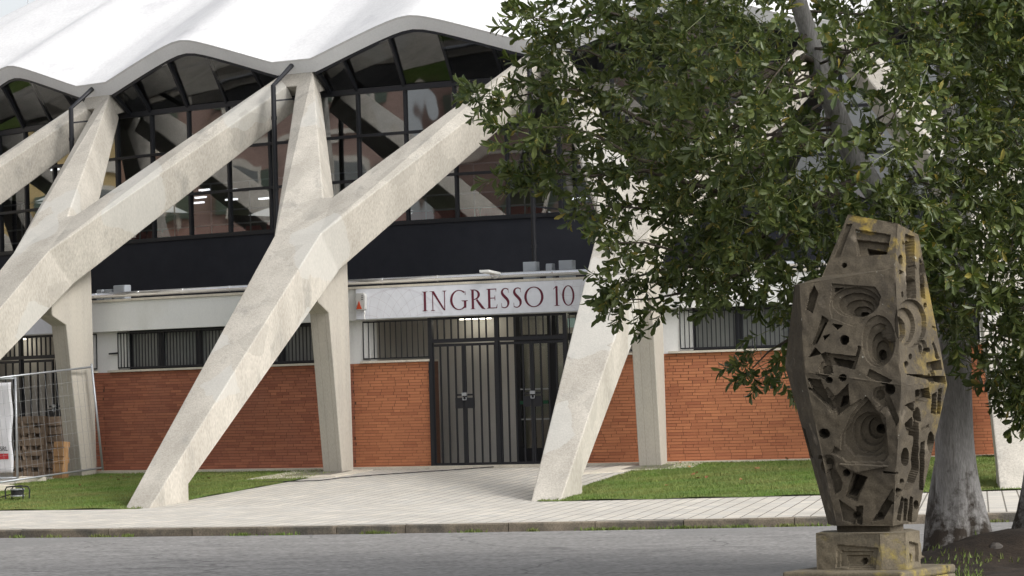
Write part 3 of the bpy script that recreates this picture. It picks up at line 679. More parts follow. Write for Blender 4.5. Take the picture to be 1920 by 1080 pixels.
def letter_polys(ch, W, H):
    tk, tn, sf = .043, .015, .012; P = []
    def rect(x0, x1, z0, z1): P.append([(x0, z0), (x1, z0), (x1, z1), (x0, z1)])
    def serif(xc, z, up, hw): s = 1 if up else -1; P.append([(xc-hw, z), (xc+hw, z), (xc+hw*.45, z+s*sf), (xc-hw*.45, z+s*sf)])
    def ring(cx, cz, a, b, tka, tnb, a0, a1, n=36):
        for i in range(n):
            t0, t1 = [math.radians(a0+(a1-a0)*k/n) for k in (i, i+1)]
            P.append([(cx+a*math.cos(t0), cz+b*math.sin(t0)), (cx+a*math.cos(t1), cz+b*math.sin(t1)), (cx+(a-tka)*math.cos(t1), cz+(b-tnb)*math.sin(t1)), (cx+(a-tka)*math.cos(t0), cz+(b-tnb)*math.sin(t0))])
    def path(pts):                                             # (x,z,width) variable-width polyline
        n = len(pts); Lr = []
        for i in range(n):
            x0, z0, _ = pts[max(0, i-1)]; x1, z1, _ = pts[min(n-1, i+1)]; dx, dz = x1-x0, z1-z0; l = math.hypot(dx, dz) or 1; w = pts[i][2]/2
            Lr.append(((pts[i][0]-dz/l*w, pts[i][1]+dx/l*w), (pts[i][0]+dz/l*w, pts[i][1]-dx/l*w)))
        for i in range(n-1): P.append([Lr[i][0], Lr[i+1][0], Lr[i+1][1], Lr[i][1]])
    if ch == 'I': rect(W/2-tk/2, W/2+tk/2, 0, H); serif(W/2, 0, True, W*.5); serif(W/2, H, False, W*.5)
    elif ch == 'N':
        a, b = W*.14, W*.86; rect(a-tn/2, a+tn/2, 0, H-.01); rect(b-tn/2, b+tn/2, 0, H); P.append([(a-.022, H), (a+.026, H), (b+.007, 0), (b-.012, 0), (b-.035, .02)])
        serif(a, 0, True, .045); serif(b, H, False, .045); P.append([(a-.06, H), (a-.01, H), (a-.01, H-sf*.8), (a-.045, H-sf*.6)])
    elif ch == 'G':
        ring(W*.52, H/2, W*.52, H/2+.004, tk, tn, 48, 318); x = W*.86; rect(x-tk/2, x+tk/2, .03, H*.43); P.append([(x-.07, H*.43+sf), (x+.055, H*.43+sf), (x+.04, H*.43-.003), (x-.05, H*.43-.003)])
        P.append([(W*.86, H*.83), (W*.89, H*.95), (W*.89, H*.74), (W*.872, H*.74)])
    elif ch == 'R':
        x = .038; rect(x-tk/2, x+tk/2, 0, H); serif(x, 0, True, .052); P.append([(x-.052, H), (x, H), (x, H-sf), (x-.03, H-sf)])
        ring(x+.02, H*.735, W*.52-.02, H*.265, tk, tn, -90, 90, 20); path([(W*.42, H*.48, .03), (W*.62, H*.26, tk), (W*.84, H*.05, tk), (W*.93, .004, .02), (W*1.02, -.004, .008)])
    elif ch == 'E':
        x = .036; rect(x-tk/2, x+tk/2, 0, H); rect(x, W*.93, H-tn, H); rect(x, W*.80, H*.50, H*.50+tn); rect(x, W*.97, 0, tn)
        P.append([(W*.86, H), (W*.94, H), (W*.91, H-.055), (W*.895, H-.055)]); P.append([(W*.75, H*.5-.03), (W*.81, H*.5-.035), (W*.81, H*.5+.05), (W*.76, H*.5+.045)]); P.append([(W*.86, 0), (W*.97, 0), (W*1.02, .065), (W*1.0, .065)])
        serif(x-.02, 0, True, .03); serif(x-.02, H, False, .03)
    elif ch == 'S':
        c = [(.86, .90, .010), (.74, .965, .016), (.55, .985, .017), (.34, .95, .022), (.21, .86, .034), (.20, .76, .042), (.30, .66, .046), (.50, .55, .048), (.70, .44, .047), (.82, .33, .044), (.83, .20, .036), (.74, .09, .024), (.55, .02, .017), (.34, .012, .016), (.14, .06, .011)]
        pts = [(x*W, z*H, w) for x, z, w in c]; fine_ = []
        for i in range(len(pts)-1):
            for k in range(4):
                q = [pts[max(0, i-1)], pts[i], pts[i+1], pts[min(len(pts)-1, i+2)]]; t = k/4
                fine_.append(tuple(.5*((2*q[1][j])+(-q[0][j]+q[2][j])*t+(2*q[0][j]-5*q[1][j]+4*q[2][j]-q[3][j])*t*t+(-q[0][j]+3*q[1][j]-3*q[2][j]+q[3][j])*t**3) for j in range(3)))
        path(fine_+[pts[-1]]); P.append([(.83*W, .985*H), (.87*W, .985*H), (.89*W, .76*H), (.865*W, .76*H)]); P.append([(.10*W, .25*H), (.125*W, .25*H), (.16*W, .02*H), (.12*W, .02*H)])
    elif ch == 'O': ring(W/2, H/2, W/2, H/2+.006, tk, tn, 0, 360, 52)
    elif ch == '0': ring(W/2, H/2, W/2, H/2+.004, .034, .014, 0, 360, 44)
    elif ch == '1': rect(W*.5-.018, W*.5+.018, 0, H); serif(W*.5, 0, True, W*.5); P.append([(W*.5-.012, H), (W*.5-.012, H-.022), (W*.02, H*.83), (W*.02, H*.86)])
    return P
for ch, u0, u1 in [('I', 791, 802.5), ('N', 807, 838), ('G', 844, 876.5), ('R', 882.5, 909), ('E', 913.5, 932), ('S', 938, 955.7), ('S', 961, 978.7), ('O', 983, 1019), ('1', 1037.5, 1050), ('0', 1054, 1077)]:
    v = 562-(u0-790)*.045; a0, a1 = ang(onR(u0, v, RSG)), ang(onR(u1, v, RSG)); W = (a1-a0)*D2R*RSG; mb = MB()
    for i, pl in enumerate(letter_polys(ch, W, .333)): stroke_prism(mb, [(x, z+3.174) for x, z in pl], lambda x, a0=a0: a0+x/RSG/D2R, (i % 7)*.0003)
    o = mb.build('letter', sign_red); world_part(o, sign); o['label'] = 'dark red serif letter '+ch if ch.isalpha() else 'dark red serif numeral '+ch
lm = MB()
def net(xc, zc, R, x0, x1):                                     # x in metres from S0
    def put(pts):
        for (xa, za), (xb, zb) in zip(pts[:-1], pts[1:]):
            if min(xa, xb) < x0 or max(xa, xb) > x1 or min(za, zb) < SZ0+.005 or max(za, zb) > SZ1-.005: continue
            if math.hypot(xa-xc, za-zc) > R or math.hypot(xb-xc, zb-zc) > R: continue
            l = math.hypot(xb-xa, zb-za); nx, nz = -(zb-za)/l*.0017, (xb-xa)/l*.0017
            lm.add([tuple(pol(S0+x/RSG/D2R, RSG+.0012, z)) for x, z in ((xa-nx, za-nz), (xb-nx, zb-nz), (xb+nx, zb+nz), (xa+nx, za+nz))], [(0, 1, 2, 3)])
    for i in range(26):
        th = i*math.tau/26
        for s in (1, -1):
            put([(xc+R*q/60*math.cos(th+s*q/60*1.1), zc+R*q/60*math.sin(th+s*q/60*1.1)) for q in range(4, 61)])
    for q in (R, R*.985): put([(xc+(q-.001)*math.cos(t*math.tau/160), zc+(q-.001)*math.sin(t*math.tau/160)) for t in range(161)])
net(.80, SZ0-.55, 1.06, .02, 1.9); net(4.72, SZ1+.35, 1.05, 3.6, 5.28)
world_part(lm.build('sign_line_pattern', sign_line, fix=False), sign)
s2 = thing('entrance_sign', 'pale blue patterned sign panel half hidden behind the leftmost buttress', 'sign', tuple(pol(PA-15, RSG, 3.09)))
world_part(arcbar(32.402, RSG, PA-19.7, PA-10.4, SZ0, SZ1).build('sign_panel', sign_m), s2)

# ------------------------------------------------------------------ small fittings on the front
grey_box = flat('grey_plastic', (.36, .39, .42), .5); siren_body = flat('siren_grey', (.42, .42, .41), .35); siren_red = flat('siren_lens', (.45, .06, .02), .25); white_pl = flat('white_plastic', (.7, .7, .68), .4)
X = onR(679, 566, 32.46); a = ang(X)
si = thing('alarm_siren', 'grey alarm siren with orange-red lens on the left end of the INGRESSO sign', 'siren', tuple(pol(a, 32.44, X[2])), a*D2R)
mb = MB(); pr = [(-.09, -.13), (-.06, -.15), (.06, -.15), (.09, -.13), (.10, .10), (.07, .155), (-.07, .155), (-.10, .10)]
mb.prism(pr, -.09, 0.0); mb.build('siren_body', siren_body, si, bevel=.012)
MB().prism([(-.075, -.125), (.03, -.125), (-.02, .015)], -.100, -.086).build('siren_lens', siren_red, si)
for k in range(3): MB().box((.045, -.092, .10-k*.03), (.035, .006, .010)).build('siren_vent', black, si)
MB().tube([(.06, -.05, -.15), (.065, -.05, -.2), (.05, -.05, -.24), (.058, -.04, -.30)], .011, 6).build('siren_cable', white_pl, si)
X = onR(918, 513, 32.5); a = ang(X)
fl = thing('floodlight', 'small flat white floodlight clamped to the duct over the sign', 'lamp', tuple(pol(a, 32.35, X[2])), a*D2R)
mb = MB(); mb.add([(-.12, -.30, .02), (.05, -.30, .02), (.14, 0, -.02), (-.03, 0, -.02), (-.12, -.30, .06), (.05, -.30, .06), (.14, 0, .02), (-.03, 0, .02)], [(0, 3, 2, 1), (4, 5, 6, 7), (0, 1, 5, 4), (1, 2, 6, 5), (2, 3, 7, 6), (3, 0, 4, 7)]); mb.build('lamp_housing', white_pl, fl)
MB().tube([(.0, -.1, .0), (.0, -.1, -.06), (.06, -.02, -.08), (.12, -.02, -.06), (.12, -.02, .0)], .008, 6).build('bracket', galv, fl)
bx = [(981, 1008, 491.5, 'wide grey junction box left of the downpipe above the INGRESSO sign'), (1024, 1037.5, 494.5, 'small grey junction box just right of the downpipe'), (1048, 1076, 488.5, 'large grey junction box furthest right above the INGRESSO sign'),
      (183, 195, 543.5, 'small grey junction box leftmost of three above the red brick bay'), (196, 212.5, 543, 'middle grey junction box of three above the red brick bay'), (214, 237.5, 535.5, 'tallest grey junction box of three above the red brick bay')]
for u0, u1, v, lab in bx:
    A0, A1 = onR(u0, v, 31.95), onR(u1-2, v, 31.95); w = (ang(A1)-ang(A0))*D2R*31.95; a = (ang(A0)+ang(A1))/2; h = A0[2]-3.597
    t = thing('junction_box', lab, 'box', tuple(pol(a, 31.95, 3.597)), a*D2R, 'grey boxes on the terrace edge')
    MB().box((0, .06, h/2), (w, .16, h)).build('box_body', grey_box, t, bevel=.008); MB().box((0, -.026, h/2), (w*.92, .012, h*.9)).build('box_lid', grey_box, t)
# small wall bracket beside the left grille
MB().bar(pol(PA-9.72, 32.3, 2.66), pol(PA-9.34, 32.3, 2.665), .02, .03).build('wall_bracket', black, hall)
def px(X):
    X = np.asarray(X, float); d = X-CAM; z = d@FW; return 960+FPX*(d@RT)/z, 540-FPX*(d@UP)/z
# ------------------------------------------------------------------ site fence, banner, pallets, cable reel, cable
wire = flat('fence_wire', (.30, .31, .32), .5, .5)
def fence_panel(A, B, zA, zB, label, lean=0.0, h=1.9):
    A, B = Vector((A[0], A[1], zA)), Vector((B[0], B[1], zB)); t = thing('site_fence', label, 'fence', tuple((A+B)/2), group='temporary mesh fence panels')
    ax = (B-A).normalized(); sd = Vector((-ax.y, ax.x, 0)).normalized(); upv = (Vector((0, 0, 1))+ax*lean).normalized(); L_ = (B-A).length
    O = t.location
    def pt(s, z): return A+ax*s+upv*z-O
    for s in (0, L_): MB().tube([pt(s, 0.02), pt(s, h+.06)], .021, 8).build('fence_post', galv, t, smooth=True)
    for z in (.07, h): MB().tube([pt(0, z), pt(L_, z)], .019, 8).build('fence_rail', galv, t, smooth=True)
    mb = MB(); n = int(L_/.11)
    for j in range(1, n): mb.bar(pt(L_*j/n, .07), pt(L_*j/n, h), .0035, .0035)
    for j in range(1, 8): mb.bar(pt(0, .07+(h-.07)*j/8)+sd*.004, pt(L_, .07+(h-.07)*j/8)+sd*.004, .0035, .0035)
    tag(mb.build('wire_mesh', wire, t), kind='stuff')
    return t, A, ax, sd, upv, L_
FRx, FLx = onR(193, 884, 32.75), hit(-70, 922)
fence_panel(FRx[:2], FLx[:2], FRx[2]-.0, FLx[2], 'mesh fence panel running out from the left column past the pallets', lean=.10)
FM = hit(33, 903); FE = FM+np.array([-2.9, .9, -.02])
t2, fA, fax, fsd, fup, fL = fence_panel(FE[:2], FM[:2], FE[2], FM[2], 'mesh fence panel carrying the white banner at the left edge', lean=.0, h=1.86)
cloth = mat('banner_cloth', (.74, .74, .76), (.66, .66, .69), 2.5, .7, .3, 8, (1, 1, .3), fine_amt=.06)
red_print = flat('red_print', (.50, .03, .04), .6); black_print = flat('black_print', (.03, .03, .035), .6)
ban = thing('banner', 'white site banner lettered SRL above a red stripe, tied to the fence', 'banner', tuple(fA))
cv = MB(); nx, nz = 30, 24; bw0, bw1 = fL-2.3, fL-.07
def bpt(s, z, off=.035): return fA+fax*s+fup*z-fsd*(off+.012*math.sin(s*9+z*2)+.008*math.sin(z*7+s*3))-fA
for j in range(nz+1):
    for i in range(nx+1):
        s = bw0+(bw1-bw0)*i/nx+.015*math.sin(j*.5); cv.v.append(tuple(bpt(s, .17+1.62*j/nz)))
for j in range(nz):
    for i in range(nx): a = j*(nx+1)+i; cv.f.append((a, a+1, a+nx+2, a+nx+1)); cv.m.append(0)
bo = cv.build('banner_cloth', cloth, ban, smooth=True); sm_ = bo.modifiers.new('thick', 'SOLIDIFY'); sm_.thickness = .004
sgn = -1 if (np.array(fsd)@np.array([0, -1, 0])) > 0 else 1
def txt(body, size, name, mt, s_right, z, parent):
    cu = bpy.data.curves.new(name, 'FONT'); cu.body = body; cu.size = size; cu.align_x = 'RIGHT'; cu.extrude = .0015
    ob = bpy.data.objects.new('tmp', cu); COL.objects.link(ob); dg = bpy.context.evaluated_depsgraph_get(); me = bpy.data.meshes.new_from_object(ob.evaluated_get(dg))
    bpy.data.objects.remove(ob, do_unlink=True); me.name = name
    for v in me.vertices:
        q = bpt(s_right+v.co.x, z+v.co.y, .045); v.co = q-(-fsd)*0+(-fsd)*(.004+v.co.z)
    return link(name, me, mt, parent)
txt('AMO SRL', .115, 'lettering', black_print, bw1-.085, .56, ban)
st = MB()
for i in range(14):
    s0, s1 = bw1-1.3+1.22*i/14, bw1-1.3+1.22*(i+1)/14
    st.add([bpt(s0, .41, .046), bpt(s1, .41, .046), bpt(s1, .51, .046), bpt(s0, .51, .046)], [(0, 1, 2, 3)])
st.build('red_stripe', red_print, ban)
# concrete foot blocks of the fence
for (u, v), w, lab in (((60, 905), .55, 'pale concrete fence foot block lying on the lawn edge'), ((8, 921), .4, 'concrete fence foot block cut by the left picture edge')):
    X = hit(u, v); t = thing('fence_foot', lab, 'block', tuple(X), math.radians(12)); mb = MB()
    mb.prism([(-w/2, -.02), (w/2, -.02), (w/2-.03, .10), (-w/2+.06, .12)], -.11, .11); mb.build('foot_block', stone, t, bevel=.012)
wood_g = mat('weathered_wood', (.25, .185, .13), (.15, .112, .082), 3, .85, .4, 30, (6, 6, .8), c3=(.12, .09, .07), fine_amt=.25); wood_o = mat('fresh_wood', (.40, .235, .11), (.30, .17, .08), 3, .8, .3, 30, (6, 6, .8), fine_amt=.2)
def pallet(loc, rz, tilt, label, mt, w=.8, h=1.2, nb=6, roll=0):
    t = thing('pallet', label, 'pallet', tuple(loc), 0, 'pallets leaning by the left gate'); t.rotation_mode = 'XYZ'; t.rotation_euler = (tilt, roll, rz)
    for s in (-1, 0, 1): MB().box((s*(w/2-.05), .06, h/2), (.09, .095, h)).build('bearer', mt, t)
    z = .06
    ws = [.10, .13, .10, .145, .10, .13, .1, .1]; gap = (h-sum(ws[:nb]))/(nb-1)
    zz = 0
    for i in range(nb):
        MB().box((random.uniform(-.006, .006), .0, zz+ws[i]/2), (w, .02, ws[i])).build('board', mt, t); zz += ws[i]+gap
    for zz in (.05, h/2, h-.05): MB().box((0, .118, zz), (w, .02, .1)).build('board', mt, t)
    return t
def stand(u, v, R): X = onR(u, v, R); a = ang(X); X[2] = ground(R, a)+.02; return X, a
X, a = stand(52, 890, 33.25); pallet(X, a*D2R+.25, -.13, 'grey-brown pallet standing nearest the banner, boards facing the road', wood_g, .62, 1.12, 6)
for i, (u, lab) in enumerate(((83, 'dark weathered pallet seen nearly edge-on behind the small orange pallet'), (92, 'weathered pallet leaning edge-on against the left column'))):
    X, a = stand(u, 888, 32.95-.12*i); pallet(X, a*D2R+1.05, -.16, lab, wood_g, .75, 1.02+.06*i, 7)
X, a = stand(108, 890, 33.5); pallet(X, a*D2R-.15, -.08, 'small orange new-wood pallet right of the weathered ones', wood_o, .30, .66, 5)
rubber = flat('black_rubber', (.018, .018, .02), .6)
X = hit(33, 938); rl = thing('cable_reel', 'small black cable reel with handle lying on the left lawn', 'cable reel', tuple(X+np.array([0, 0, .02])), -.3)
mb = MB()
for zz, rr in ((.045, .12), (.15, .12)): mb.tube([(0, 0, zz), (0, 0, zz+.02)], rr, 20)
mb.build('reel_flange', galv, rl); MB().tube([(0, 0, .065), (0, 0, .15)], .095, 18).build('wound_cable', rubber, rl)
for s in (-1, 1):
    MB().tube([(s*.17, -.09, 0), (s*.18, -.09, .15), (s*.15, -.09, .2), (0, -.09, .215)], .012, 6).build('reel_frame', rubber, rl); MB().tube([(s*.17, .09, 0), (s*.18, .09, .15), (s*.15, .09, .2), (0, .09, .215)], .012, 6).build('reel_frame', rubber, rl)
MB().tube([(-.12, -.02, .08), (-.3, -.1, .03), (-.6, -.16, .02), (-1.0, -.3, .0)], .009, 6).build('reel_lead', rubber, rl)
pts = []
for u, v in [(480, 906), (540, 905), (600, 903), (640, 898), (700, 893), (760, 889), (820, 885), (880, 881), (940, 877), (985, 872)]:
    X = hit(u, v) if u < 900 else onR(u, v, 32.5); X[2] = ground(math.hypot(X[0], X[1]), ang(X))+.02; pts.append(X)
cb = MB(); cb.tube(pts, .009, 6); tag(cb.build('power_cable', rubber, smooth=True), 'thin black cable trailing across the paved path to the gate', 'cable')
mast = thing('mast', 'thin pale mast rising behind the dome at top left', 'mast', tuple(atd(54, 60, 160)*np.array([1, 1, 0])))
MB().tube([(0, 0, -.2), (0, 0, 22.0)], .06, 8).build('mast_pole', galv, mast); MB().tube([(0, 0, 22.0), (0, 0, 27)], .028, 6).build('mast_tip', galv, mast)

# ------------------------------------------------------------------ carved stone sculpture
scu = mat('carved_stone', (.104, .086, .060), (.055, .046, .034), 3.0, .92, .5, 70, rand=False, c3=(.20, .17, .13), fine_amt=.3)
nn = scu.node_tree.nodes; LL = scu.node_tree.links
def add_lichen(m, col, sc, lo, hi, xg=None):
    n = m.node_tree.nodes; L = m.node_tree.links; b = n['Principled BSDF']; src = b.inputs['Base Color'].links[0].from_socket
    tc = n.new('ShaderNodeTexCoord'); t = n.new('ShaderNodeTexNoise'); t.inputs['Scale'].default_value = sc; t.inputs['Detail'].default_value = 6; t.inputs['Roughness'].default_value = .7
    L.new(tc.outputs['Object'], t.inputs['Vector']); r = n.new('ShaderNodeMapRange'); r.inputs['From Min'].default_value = lo; r.inputs['From Max'].default_value = hi
    val = t.outputs['Fac']
    if xg:                                                     # growth favours one side of the stone
        sp = n.new('ShaderNodeSeparateXYZ'); L.new(tc.outputs['Object'], sp.inputs[0])
        for ax_, k in xg:
            ma = n.new('ShaderNodeMath'); ma.operation = 'MULTIPLY_ADD'; ma.inputs[1].default_value = k; L.new(sp.outputs[ax_], ma.inputs[0]); L.new(val, ma.inputs[2]); val = ma.outputs[0]
    L.new(val, r.inputs['Value']); x = n.new('ShaderNodeMix'); x.data_type = 'RGBA'; L.new(r.outputs[0], x.inputs[0]); L.new(src, x.inputs[6]); x.inputs[7].default_value = (*col, 1); L.new(x.outputs[2], b.inputs['Base Color'])
SC0 = atd(1630, 1075, 26.6); SC0[2] = -.12
sculpt = thing('stone_sculpture', 'tall carved brown stone sculpture with terraced hollows on a lichened plinth', 'sculpture', tuple(SC0))
def c6(pts): return [(x/3+1460, y/3+400) for x, y in pts]
def c7(pts): return [(x/3+1460, y/3+720) for x, y in pts]
REL = []
def pg(f, pts, d): REL.append(('p', np.array(f(pts)), d))
def el(f, c, r, d): (cx, cy), = f([c]); REL.append(('e', (cx, cy, r[0]/3, r[1]/3), d))
for pts, d in [([(300, 395), (545, 415), (575, 470), (560, 510), (470, 610), (430, 640), (300, 590), (285, 530)], .015), ([(270, 785), (445, 805), (430, 880), (290, 850)], .035), ([(300, 810), (420, 830), (400, 870), (320, 850)], .10), ([(310, 420), (365, 418), (310, 445)], .05),
        ([(200, 405), (222, 450), (190, 560), (150, 540), (170, 460)], .05), ([(245, 575), (280, 600), (215, 735), (185, 740)], .035), ([(255, 610), (272, 618), (218, 720), (200, 728)], .07), ([(300, 620), (360, 630), (330, 655)], .06), ([(205, 755), (240, 790), (165, 810)], .06), ([(250, 690), (290, 680), (255, 715)], .07),
        ([(712, 115), (765, 130), (770, 480), (720, 480)], .03), ([(742, 150), (765, 155), (768, 470), (748, 470)], .07), ([(790, 250), (815, 300), (822, 480), (800, 470)], .06), ([(680, 315), (705, 330), (682, 345)], .07), ([(830, 840), (910, 825), (922, 880), (840, 880)], .06), ([(720, 905), (935, 915), (940, 960)], .07),
        ([(430, 90), (630, 120), (610, 230), (440, 240)], .025), ([(433, 140), (615, 160), (600, 225), (450, 235)], .055), ([(485, 180), (600, 200), (580, 225), (500, 235)], .12), ([(380, 60), (415, 60), (345, 240), (310, 250)], .018), ([(160, 930), (235, 935), (300, 1080), (200, 1010)], .05)]: pg(c6, pts, d)
for c, r, d in [((430, 500), (135, 85), .035), ((438, 512), (108, 66), .06), ((448, 530), (78, 47), .085), ((458, 548), (50, 30), .11), ((465, 563), (24, 16), .17), ((560, 720), (95, 145), .025), ((565, 735), (75, 117), .05), ((568, 752), (55, 88), .075), ((570, 772), (36, 60), .10), ((567, 790), (22, 28), .17), ((370, 712), (26, 27), .13),
        ((686, 260), (12, 27), .1), ((697, 455), (7, 16), .08), ((740, 620), (90, 135), .025), ((725, 635), (64, 106), .05), ((712, 650), (43, 76), .08), ((704, 660), (25, 46), .11), ((740, 805), (10, 14), .08), ((717, 848), (11, 16), .09), ((838, 768), (9, 13), .08), ((823, 518), (9, 15), .08), ((369, 292), (14, 14), .1), ((283, 938), (20, 18), .1), ((360, 925), (21, 20), .1)]: el(c6, c, r, d)
for pts, d in [([(490, 70), (600, 190), (618, 400), (590, 440), (380, 440), (345, 400), (350, 290), (400, 180)], .02), ([(500, 95), (565, 180), (602, 300), (596, 390), (540, 416), (420, 410), (365, 350), (365, 280), (430, 170)], .05), ([(430, 510), (490, 530), (430, 640), (385, 630)], .17), ([(420, 500), (500, 525), (440, 660), (370, 640)], .04), ([(640, 590), (652, 650), (590, 760), (520, 780)], .06),
        ([(390, 0), (300, 90), (330, 180), (400, 120)], .06), ([(350, 80), (385, 80), (372, 125), (332, 145)], .13), ([(160, 20), (260, 40), (300, 150), (200, 60)], .06), ([(270, 440), (360, 555), (350, 600), (315, 620)], .035), ([(340, 650), (440, 720), (430, 790), (360, 770)], .025), ([(585, 490), (670, 495), (670, 506), (590, 504)], .04), ([(340, 445), (620, 460), (440, 495)], -.02),
        ([(765, 35), (845, 20), (850, 80), (770, 120)], .05), ([(808, 30), (832, 25), (832, 78), (812, 82)], .13), ([(705, 120), (762, 98), (756, 138)], .09), ([(860, 60), (887, 45), (882, 170), (855, 165)], .09), ([(898, 30), (917, 20), (907, 170), (888, 175)], .07), ([(708, 225), (752, 188), (757, 292), (733, 292)], .11),
        ([(760, 210), (784, 200), (788, 480), (760, 560), (720, 600), (700, 590), (745, 480)], .06), ([(800, 330), (824, 320), (812, 600), (788, 600)], .09), ([(690, 630), (662, 760), (682, 772), (702, 650)], .08), ([(705, 640), (722, 650), (717, 772), (700, 772)], .11), ([(735, 630), (752, 640), (747, 778), (723, 778)], .06), ([(120, 230), (150, 260), (190, 420), (150, 380)], .08), ([(560, 20), (600, 10), (680, 200), (660, 240)], .03)]: pg(c7, pts, d)
for c, r, d in [((500, 285), (96, 116), .085), ((512, 280), (71, 86), .115), ((527, 274), (48, 60), .145), ((545, 285), (28, 26), .24), ((623, 32), (32, 31), .11), ((256, 280), (31, 28), .11), ((382, 500), (21, 19), .1), ((433, 745), (21, 19), .09), ((560, 755), (17, 15), .09), ((710, 410), (23, 52), .1), ((855, 330), (17, 62), .08), ((690, 548), (11, 15), .08), ((770, 680), (13, 26), .1)]: el(c7, c, r, d)
for pts, d in [([(330, 905), (560, 925), (545, 1040), (320, 1035)], .012), ([(345, 940), (525, 945), (525, 1030), (340, 1030)], .022), ([(375, 965), (505, 965), (510, 1020), (380, 1020)], .035), ([(735, 885), (785, 900), (788, 1000), (735, 1000)], .02)]: pg(c7, pts, d)
el(c7, (470, 998), (17, 18), .09); el(c7, (755, 975), (9, 22), .06)
def relief(U, V_):
    D = np.zeros(U.shape)
    for kind, s, d in REL:
        if kind == 'e': m = ((U-s[0])/s[2])**2+((V_-s[1])/s[3])**2 < 1
        else:
            m = np.zeros(U.shape, bool); j = len(s)-1
            for i in range(len(s)):
                xi, yi = s[i]; xj, yj = s[j]
                m ^= ((yi > V_) != (yj > V_)) & (U < (xj-xi)*(V_-yi)/(yj-yi+1e-9)+xi); j = i
        D = np.where(m, np.maximum(D, d) if d > 0 else D+d, D)
    return D
g5 = np.random.default_rng(5); made = 0
while made < 30:
    side = g5.random() < .35
    cx = g5.uniform(1692, 1768) if side else g5.uniform(1505, 1684); cy = g5.uniform(450, 975) if side else g5.uniform(545, 975)
    if relief(np.array([cx]), np.array([cy]))[0] > .012: continue
    a = g5.choice([.3, .9, 1.2, 2.0, 2.6])+g5.normal(0, .15); L_ = g5.uniform(8, 24)*(.8 if side else 1); w = g5.uniform(3, 8)*(.6 if side else 1); kx = .5 if side else 1
    ca, sa = math.cos(a), math.sin(a); q = [(-L_, -w), (L_, -w*g5.uniform(.2, 1)), (L_*.8, w), (-L_, w*g5.uniform(.3, 1))]
    REL.append(('p', np.array([(cx+(x*ca-y*sa)*kx, cy+x*sa+y*ca) for x, y in q]), float(g5.choice([.012, .02, .03, .045])))); made += 1
    if made % 3 == 0: REL.append(('e', (cx+g5.uniform(-14, 14)*kx, cy+g5.uniform(-14, 14), 13*kx, 15), .02)); REL.append(('e', (REL[-1][1][0], REL[-1][1][1]+2, 8*kx, 9), .05))
def carved(name, corners, nu, nv, parent, m):
    c = [np.array(q, float) for q in corners]; a, b = np.meshgrid(np.linspace(0, 1, nu+1), np.linspace(0, 1, nv+1)); a = a.ravel(); b = b.ravel()
    X = ((1-a)*(1-b))[:, None]*c[0]+(a*(1-b))[:, None]*c[1]+(a*b)[:, None]*c[2]+((1-a)*b)[:, None]*c[3]
    nrm = np.cross(c[1]-c[0], c[3]-c[0])+np.cross(c[3]-c[2], c[1]-c[2]); nrm /= np.linalg.norm(nrm)
    if nrm@(CAM-c[0]) < 0: nrm = -nrm
    d = X-CAM; z = d@FW; U = 960+FPX*(d@RT)/z; W = 540-FPX*(d@UP)/z
    D = relief(U, W)*1.55; e = np.minimum(np.minimum(a, 1-a)*nu, np.minimum(b, 1-b)*nv); D = D*np.clip(e/1.5-.3, 0, 1)
    nz = np.array([mnoise.noise((float(x*14), float(y*14), float(zz*14))) for x, y, zz in X])*.007+np.array([mnoise.noise((float(x*4), float(y*4), float(zz*4))) for x, y, zz in X])*.008
    X = X-nrm*(D+nz*np.clip(e/2, 0, 1))[:, None]-SC0
    i, j = np.meshgrid(np.arange(nu), np.arange(nv)); k = (j*(nu+1)+i).ravel(); F = np.stack([k, k+1, k+nu+2, k+nu+1], 1)
    if np.cross(c[1]-c[0], c[3]-c[0])@nrm < 0: F = F[:, ::-1]
    o = link(name, big_mesh(name, X, F), m, parent); return o
def sd(d0, s): return 26.62+(d0-26.62)*s
dF, dLf, dLb, dRb, dB = 26.05, 26.33, 26.8, 26.72, 27.25
def lev(Lb, Lf, Fr, Rb, s, bx): return dict(Lb=atd(*Lb, sd(dLb, s)), Lf=atd(*Lf, sd(dLf, s)), Fr=atd(*Fr, sd(dF, s)), Rb=atd(*Rb, sd(dRb, s)), B=atd(bx, (Lb[1]+Rb[1])/2, sd(dB, s)))
bot = lev((1553, 983), (1569, 986), (1674, 986), (1718, 978), .55, 1635)
mid = lev((1472, 686), (1508, 697), (1690, 722), (1776, 722), 1.0, 1620)
sho = lev((1490, 534), (1499, 533), (1678, 503), (1741, 540), .80, 1620)
blk = dict(Lf=atd(1541, 519, sd(dLf, .72)), Fr=sho['Fr'], Rb=sho['Rb'], B=atd(1600, 520, sd(dB, .7)))
top = dict(Lf=atd(1590, 402, sd(dLf, .5)), Fr=atd(1683, 419, sd(dF, .5)), Rb=atd(1722, 440, sd(dRb, .5)), B=atd(1640, 420, sd(dB, .5)))
body = empty_part('body', sculpt)
for nm, c, nu, nv in [('front_face', (mid['Lf'], mid['Fr'], sho['Fr'], sho['Lf']), 150, 160), ('front_face', (bot['Lf'], bot['Fr'], mid['Fr'], mid['Lf']), 150, 210), ('side_face', (mid['Fr'], mid['Rb'], sho['Rb'], sho['Fr']), 80, 170), ('side_face', (bot['Fr'], bot['Rb'], mid['Rb'], mid['Fr']), 80, 200),
        ('crown_face', (blk['Lf'], blk['Fr'], top['Fr'], top['Lf']), 110, 90), ('crown_side', (blk['Fr'], blk['Rb'], top['Rb'], top['Fr']), 60, 100), ('left_face', (bot['Lb'], bot['Lf'], mid['Lf'], mid['Lb']), 40, 160), ('left_face', (mid['Lb'], mid['Lf'], sho['Lf'], sho['Lb']), 40, 120)]:
    carved(nm, c, nu, nv, body, scu)
mb = MB()
